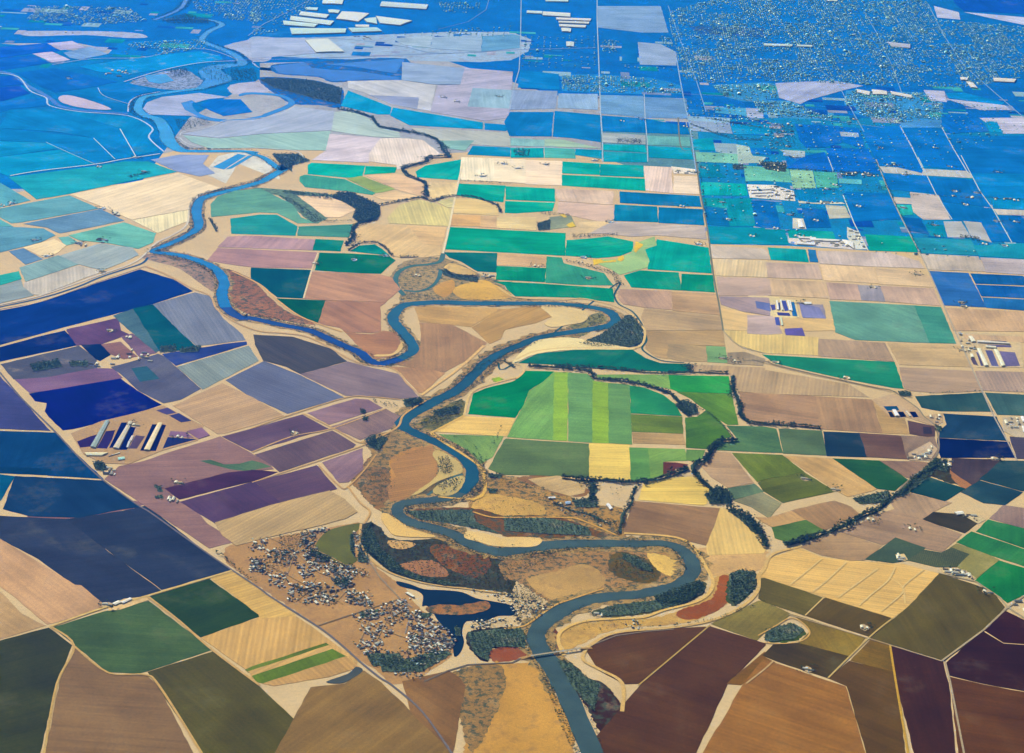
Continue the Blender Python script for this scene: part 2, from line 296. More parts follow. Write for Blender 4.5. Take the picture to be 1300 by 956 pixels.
s;226 204 169;c1 1048,510 1300,518 d1 8,525 15,600 c1 1300,598 1062,590;cream tan field right of the long straight road
b;200 176 166;c1 1067,600 1300,606 d1 30,612 38,688 c1 1300,692 1078,690;greyish pink field with a violet end
b;204 181 170;d1 15,527 265,537 288,608 22,600;pinkish field below the emerald rectangle
b;210 183 156;d1 34,610 293,624 316,703 44,689;pinkish tan field left of a thin straight lane
b;207 192 188;d1 272,470 620,477 770,520 798,553 540,545 282,530;long pinkish grey field below the white industrial yard
b;226 198 166;d1 282,537 540,554 568,628 304,615;orange-pink field right of a thin straight lane
b;222 195 164;d1 558,557 760,567 828,600 838,648 582,633;pinkish tan field with a tiny white farm
b;197 170 160;d1 314,627 468,637 488,713 334,708;pinkish brown field beside a violet plot
b;165 162 176;d1 472,640 580,644 603,720 492,713;violet-grey plot between two pinkish fields
b;206 178 163;d1 587,644 843,657 876,740 612,720;pinkish field left of the second straight road
b;178 159 164;c1 1080,697 1300,702 d1 20,704 25,790 c1 1200,770 1090,735;mottled mauve field left of the dairy pens
s;224 192 144;c1 1088,750 1200,778 1300,795 d1 40,800 340,810 350,865 c2 1300,2 1100,-6;pale tan land left of the light green pasture field
b;163 156 172;d1 192,735 290,738 305,800 200,798;violet-grey lot right of the dairy pens
g;50 115 185;d1 828,570 1018,580 1105,748 900,738;navy square left of three navy strips
g;26 105 174;d1 1038,582 1290,594 1350,640 1062,630;uppermost of three navy strips at the right edge
g;27 108 186;d1 1064,638 1350,650 1350,705 1092,693;middle one of three navy strips at the right edge
g;38 115 180;d1 1096,702 1350,714 1350,768 1115,750;lowest of three navy strips at the right edge
b;200 189 181;d1 790,484 1068,497 1108,570 828,560;pinkish grey field above the navy square
b;189 181 190;d1 1086,502 1350,515 1350,588 1115,573;pinkish grey field above the three navy strips
b;206 174 146;d1 907,755 1280,772 1350,785 1350,870 950,865;tan field below the navy strips
g;42 154 185;d1 747,402 1030,412 1073,488 782,478;streaky teal-blue field left of a thin lane
g;32 157 190;d1 1050,440 1350,430 1350,508 1083,493;streaky teal-blue field right of a thin lane
b;206 176 148;d2 1000,20 1350,35 1350,60 1010,40;thin tan strip behind the long barns
g;2 121 203;d1 112,0 318,0 343,63 122,53;blue field left of a short white lane
g;2 123 209;d1 337,2 543,2 578,83 352,68;blue field right of a short white lane
g;8 149 214;d1 562,-5 760,0 793,48 582,38;blue-teal field above the pinkish strip's left end
g;7 141 216;d1 777,0 983,0 1018,63 802,48;blue-teal field above the pinkish strip's right end
b;189 195 202;d1 582,47 1028,70 1043,103 602,76;long pinkish strip between blue fields
g;2 126 207;d1 602,82 818,97 858,178 622,160;blue field below the left half of the pinkish strip
g;8 123 201;d1 832,100 1043,112 1130,250 895,220 868,180;blue field below the right half of the pinkish strip
g;8 140 213;d1 997,0 1220,0 1350,100 1350,210 1107,198 1050,110;wide blue field right of the pinkish strip
g;148 203 179;d1 132,62 238,67 256,153 150,153;pale green field among blue fields
g;82 181 174;d1 252,72 358,77 368,150 270,150;teal green field right of the pale green one
g;2 137 197;d1 167,162 388,167 403,223 240,225 178,215;blue field above the pinkish lot by the dairies
g;0 125 203;d1 412,172 618,182 683,308 450,320 424,240;large dark blue square beside a tree-lined lane
g;4 112 188;d1 192,252 298,262 322,323 330,350 215,350;dark blue field left of the pinkish lot
b;199 200 188;d1 312,240 400,245 428,300 332,305;small pinkish lot among dark blue fields
b;200 191 192;d1 735,175 868,190 928,310 800,310 745,270;large pinkish field amid blue fields
g;46 186 188;d1 665,237 732,240 742,285 680,290;small teal plot left of the large pinkish field
g;6 106 178;d1 700,300 780,307 818,383 722,365;small navy plot beside the second straight road
g;13 145 181;d1 812,337 898,342 908,398 837,393;small teal plot below the large pinkish field
b;184 190 197;d1 902,322 983,322 1028,398 922,398;pinkish plot right of the small teal plot
b;180 186 194;d1 1002,320 1083,327 1133,423 1042,400;pinkish plot beside a thin lane, right of another pinkish plot
g;7 121 196;d1 897,227 1133,257 1238,423 1140,420 1090,325 940,310;dark blue angular field right of the large pinkish field
b;206 203 202;d1 1152,260 1350,268 1350,292 1172,285;thin pinkish strip at the right edge
g;9 115 191;d1 1178,292 1280,297 1350,345 1350,430 1247,423;dark blue field at the right edge below the thin pinkish strip
g;12 149 209;d1 1145,212 1350,218 1350,262 1150,252;blue strip above the thin pinkish strip
g;4 166 171;d1 122,364 338,372 355,408 130,402;teal strip behind the white industrial sheds
g;6 167 159;d1 508,387 738,397 762,473 532,465;teal green field right of the white industrial yard
b;203 198 196;d1 652,200 730,205 735,232 658,230;small pinkish lot left of the large pinkish field
g;38 170 190;a1 50,100 480,45 620,22 740,22 878,72 650,116 345,181 185,208;long teal field above the tan fields on the left
g;99 177 193;a1 -40,120 0,130 145,215 0,248 -40,258;small teal wedge at the left edge
g;107 172 186;a1 0,257 345,192 488,255 110,323 60,328 0,295;blue-green field below the long teal field
s;246 224 190;a1 357,185 890,80 1100,155 960,205 938,260 660,310 500,240;large peach-tan field left of the river
s;250 236 193;a1 668,315 938,265 930,320 810,368 790,376;pale yellow field below the large peach-tan field
g;108 152 184;a1 128,332 500,260 615,315 330,373 300,378 240,350;slate blue field below the blue-green field
g;100 161 184;a1 -40,345 215,357 272,390 200,423 0,473 -40,480;slate blue field with rounded corner at the left edge
g;112 188 177;a1 350,390 620,327 775,380 760,425 690,455 560,430 500,423 400,413;light green field around a small farm
g;119 191 187;a1 298,402 340,397 386,425 330,438;tiny light green field beside the small yellow field
s;250 225 180;a1 122,452 270,412 326,440 280,478 217,498;small yellow field beside the farm lane
g;104 145 182;a1 52,470 115,457 208,508 130,533;small slate blue field left of the small yellow field
s;137 174 178;a1 102,552 290,492 386,535 132,618;dull blue-green field above the canal-side tan field
s;164 180 183;a1 305,492 500,432 660,452 688,488 600,528 510,563 395,533;olive-grey field beside the canal
s;203 195 183;a1 127,627 390,542 508,570 200,688 160,683 127,650;pale tan field along the canal
g;51 174 168;a1 -40,600 90,572 103,608 0,638 -40,645;teal green strip at the left edge by the canal bend
s;145 162 168;a1 -40,660 100,615 112,650 162,690 0,728 -40,735;grey-green field at the left edge above the canal
g;100 179 185;a1 -40,290 0,312 58,345 0,343 -40,343;tiny blue-green corner field at the left edge
g;12 142 203;a0 262,547 690,592 770,650 745,690 792,753 690,776 602,640 480,605;blue-teal field along the pale levee, upper left river bend
g;12 137 203;a0 50,552 255,547 480,607 595,642 670,783 582,795 470,690 300,660 0,640;wide blue-teal field with a white lane down its side
g;5 135 200;a0 -40,645 0,643 465,692 565,795 480,818 230,712 -40,702;blue-teal field between two thin white lanes
g;13 150 205;a0 -40,706 225,716 296,742 0,783 -40,788;small teal wedge below two thin white lanes
g;16 155 204;a0 -40,792 300,750 468,820 150,862 a1 40,92 0,75 -40,60;teal field along the pale farm road at the left edge
g;7 124 207;a0 -40,512 200,492 228,494 235,530 50,545 -40,575;thin blue strip beside the dark slough
b;149 170 213;a0 760,800 900,775 1040,777 1010,820 1070,867 a1 1000,93 885,68;lilac field left of the winding river
g;0 116 200;a0 85,365 270,342 585,410 440,438 280,463 200,430 120,385;dark teal triangle above the slough
g;7 129 204;a0 482,440 620,417 785,455 700,470 640,520 560,490 500,460;dark teal triangle left of the river bend
g;8 129 198;a0 292,470 475,442 500,480 638,525 630,555 540,540 470,505 350,470;dark teal field between slough and short white lane
g;5 103 201;a0 -40,385 60,380 120,425 100,425 0,432 -40,435;dark blue plot at the far left edge beside the slough
g;6 93 193;a0 -40,440 95,430 145,468 0,508 -40,515;navy plot at the far left edge below the slough
p;6 154 224;a0 400,332 800,277 1000,257 1095,280 1112,298 830,345 640,372 500,360;bright blue pasture inside a pale levee loop
b;198 194 226;a0 167,270 258,260 346,300 262,310;small pale lilac square, lower one of two
b;186 186 222;a0 242,218 360,207 422,238 302,250;small pale lilac square, upper one of two
b;126 168 216;a0 322,265 448,237 535,270 400,298 352,288;blue-grey lot right of the lilac squares
g;4 107 208;a0 -40,240 230,217 298,255 160,268 0,290 -40,295;far blue field left of the lilac squares
g;4 110 204;a0 -40,300 160,277 250,315 0,353 -40,358;far blue field below the lilac squares
b;172 186 221;a0 718,545 742,512 812,487 1000,467 1138,487 1040,495 980,512 960,500 900,515 920,550 985,582 940,578 750,573;pale crescent field round the oxbow lake
g;9 122 210;a0 1005,530 1060,498 1200,498 1258,560 1120,580;dark blue field enclosed by the oxbow lake
s;172 187 212;a0 920,672 1050,642 1140,604 b0 40,598 150,560 215,534 412,560 390,652 50,668 a0 1100,690;large pale grey-lilac field right of the river
s;163 202 199;a0 925,680 1100,695 b0 50,672 388,657 363,752 130,748 0,738 a0 1050,742 960,710;pale field tinged green above the river's island
g;6 161 210;b0 448,530 482,455 692,537 686,572 630,572;left one of two long teal wedges
g;3 158 208;b0 708,540 1150,614 1150,646 790,626 694,578;right one of two long teal wedges
g;4 140 207;b0 1167,618 1300,628 c0 5,655 b0 1168,648;short blue strip right of the teal wedges
b;197 202 212;b0 482,407 740,402 915,427 888,555 700,523 592,475 560,463 485,440;pinkish lilac field above the teal wedges
b;153 168 203;b0 592,477 832,489 822,545 700,520;blue-grey patch inside the pinkish lilac field
b;153 180 215;b0 755,312 1058,342 1040,422 920,423 752,400;blue-lilac field below the railway trees
b;178 180 207;b0 1067,342 1300,360 c0 40,365 25,545 15,590 b0 1165,603 895,560 932,430 1045,425;wide pinkish lilac field with a square plot in it
b;150 187 210;b0 1107,442 1296,452 1281,543 1082,533;square blue-grey plot with pale border
s;180 203 203;b0 417,562 500,557 580,592 640,640 730,662 738,688 600,683 402,655;pale field left of the winding creek
b;217 207 218;b0 392,672 638,692 636,760 590,768 578,813 305,800 372,755;greyish tan field above the emerald river field
s;239 225 215;b0 645,694 740,692 850,702 938,770 860,798 730,848 725,825 592,808 588,770;cream field inside the winding creek's bend
s;184 192 191;b0 802,642 1300,667 c0 25,685 30,735 b0 1110,723 940,702 860,678;pale grey-pink strip below the right teal wedge
g;141 190 190;b0 942,706 1105,704 1062,753 950,738;small grey-green plot beside the creek
g;4 149 196;b0 1107,732 1287,740 1287,783 1082,773;dark blue rectangle above the pale cream fields
b;170 188 221;b0 0,200 260,190 330,265 b0 40,290 0,290;pale lilac ground left of the big white roof
b;166 194 217;b0 702,192 898,182 888,238 760,225;pale lilac lot below the factory roofs
b;152 184 215;b0 912,187 1148,177 1140,258 902,243;pale blue-grey field below the ring road
g;103 163 207;b0 1157,182 1300,172 c0 75,180 75,240 b0 1150,258;blue-grey field left of the northbound road
b;145 170 208;c0 43,452 263,457 253,543 33,548;pale lilac rectangle below the dark blue field
b;149 185 222;c0 272,540 275,470 465,472 465,548;pale yard with small blocks
g;114 165 211;c0 482,477 690,482 700,588 487,568;streaky blue-grey field right of the pale yard
g;109 158 208;c0 700,487 908,497 913,593 705,588;streaky blue-grey field beside the long straight road
g;3 129 198;c0 33,562 243,562 233,682 30,680 5,610;navy field with a rounded corner, leftmost of a row
g;0 135 203;c0 257,557 478,577 478,710 340,690 247,683;navy field in the middle of a row
g;3 130 201;c0 492,580 690,592 910,632 925,672 492,656;navy field with slanting top, rightmost of a row
s;165 199 183;c0 207,697 290,700 475,742 207,732;pale wedge under the middle navy field
g;139 190 195;c0 36,692 198,702 195,733 36,728;grey-green strip under the leftmost navy field
b;171 186 197;c0 497,666 703,677 703,722 495,712;pale strip with a farmstead under the rightmost navy field
g;112 183 188;c0 717,682 922,688 928,733 722,725;grey-teal strip beside a pale strip
g;21 173 190;c0 498,724 700,727 710,763 498,750;short teal strip below the pale strip
g;4 163 189;c0 502,760 713,770 713,812 502,808;teal rectangle below the short teal strip
g;4 163 196;c0 724,732 928,742 943,798 728,788;teal rectangle beside the long straight road
g;25 177 188;c0 37,742 193,742 193,788 37,788;teal plot with dark farm trees
g;86 187 184;c0 207,740 348,747 353,792 207,788;pale teal plot right of the dark farm trees
g;10 159 195;c0 360,747 483,752 483,793 360,775;dark teal plot left of a straight white road
g;4 137 210;c0 82,352 270,372 273,448 72,438;dark blue rectangle above the pale lilac rectangle
b;130 170 215;c0 472,32 780,32 818,163 690,163 472,138;large pale violet field left of the suburbs
b;150 178 216;c0 672,212 780,222 858,262 858,328 682,323;pale lilac lot beside scattered houses
g;5 125 200;c0 592,202 663,222 663,318 592,318;dark blue lot left of the pale lilac lot
b;152 178 212;c0 932,602 1123,614 1138,668 932,653;pale lilac strip right of the long straight road
g;4 163 196;c0 942,700 1038,692 1053,753 942,748;teal plot right of the long straight road
b;151 183 205;c0 1052,717 1158,722 1178,788 1062,758;grey-lilac plot right of the teal plot
g;130 200 187;c0 962,762 1163,772 1173,818 967,808;pale green strip below the teal plot
g;2 129 211;c0 1142,622 1300,622 1300,678 1147,668;dark blue plot above small farm lots
g;2 130 213;c0 1227,742 1300,742 d0 30,745 30,775 c0 1230,768;small dark blue plot among farm lots
g;2 119 209;d0 157,622 370,632 388,713 300,738 212,738 180,700;navy field below the new housing estate
g;2 122 211;d0 378,636 470,642 508,748 402,713;small navy field right of another navy field
g;2 126 213;d0 482,632 678,632 790,850 785,865 640,830 572,828;large navy field, left one of three side by side
g;2 127 212;d0 692,642 885,642 1006,853 802,828;large navy field, middle one of three side by side
g;0 125 205;d0 905,672 1060,682 1350,680 1350,870 1030,865;large navy field, right one of three side by side
g;76 153 218;d0 682,602 880,602 885,638 692,638;pale blue strip above the middle navy field
g;2 124 214;d0 892,572 1070,572 1118,658 940,666 892,630;dark blue field right of the housing estate
b;192 196 226;d0 1082,592 1350,590 1350,668 1200,668;pale pink field at the far right edge
g;19 151 210;d0 1115,607 1160,610 1192,663 1133,663;small teal rectangle in the pale pink field
g;2 118 211;d0 312,742 520,747 568,858 345,853;navy field below a row of farmhouses
g;0 115 208;d0 202,782 300,762 338,858 122,838;navy field left of a short white lane
b;156 180 210;d0 100,755 200,762 188,788 100,778;small pale strip among farm lots
b;169 183 222;d0 60,418 200,410 360,407 490,430 400,450 220,500 180,520 80,490;pale lilac ground below the dense suburbs
b;184 192 228;d0 802,452 898,457 910,510 832,503;pale lilac square right of the bright white roofs
g;4 146 218;d0 912,467 1000,465 1200,515 1180,525 925,490;teal strip right of the pale lilac square
b;180 192 228;d0 912,495 1200,528 1230,550 1080,550;pale lilac strip below the teal strip
b;188 200 236;d0 852,32 970,62 978,98 870,88;pale lilac field beside the far airfield
b;188 200 240;d0 1005,62 1350,92 1350,135 1130,90;long pale lilac airfield strip in the far corner
g;10 104 204;d0 930,-40 1350,-60 1350,72 1000,55 960,20;dark blue airfield grass in the far corner
s;174 201 199;e0 388,555 470,570 500,640 600,650 560,690 405,692;pale L-shaped field left of a small dark village
g;3 151 208;e0 345,402 440,405 620,410 640,470 372,478;blue field right of the pale lilac strip
g;76 169 218;e0 230,275 455,282 462,340 230,315;light blue field above the pale lilac strip
b;148 190 222;e0 25,342 330,357 325,390 250,385 32,372;thin pale lilac strip near a tiny white farm
b;166 183 219;e0 462,282 575,287 580,355 470,350;small lilac square left of the new housing estate
b;171 193 208;e0 715,595 890,605 890,645 810,640;thin grey-lilac strip right of the small dark village
b;171 192 217;e0 1165,460 1290,468 1295,495 1175,490;thin pale strip cut into the large navy field
g;100 192 210;h0 742,160 900,170 903,200 747,193;thin pale teal strip beside a row of farmhouses
b;194 174 173;j0 0,378 285,392 390,590 240,600 0,590;pinkish mauve field left of the lower dairy lagoon
b;113 129 187;j0 95,215 245,240 250,325 110,290;violet-blue wet lot left of the dairy barns
b;136 142 191;j0 610,240 830,290 900,410 655,400;violet-blue wet lot right of the dairy barns
s;192 164 124;p 275,664 345,642 418,624 436,634 452,650 438,658 400,668 330,684 300,692 284,680;streaky tan field between the violet plots and the town
"""
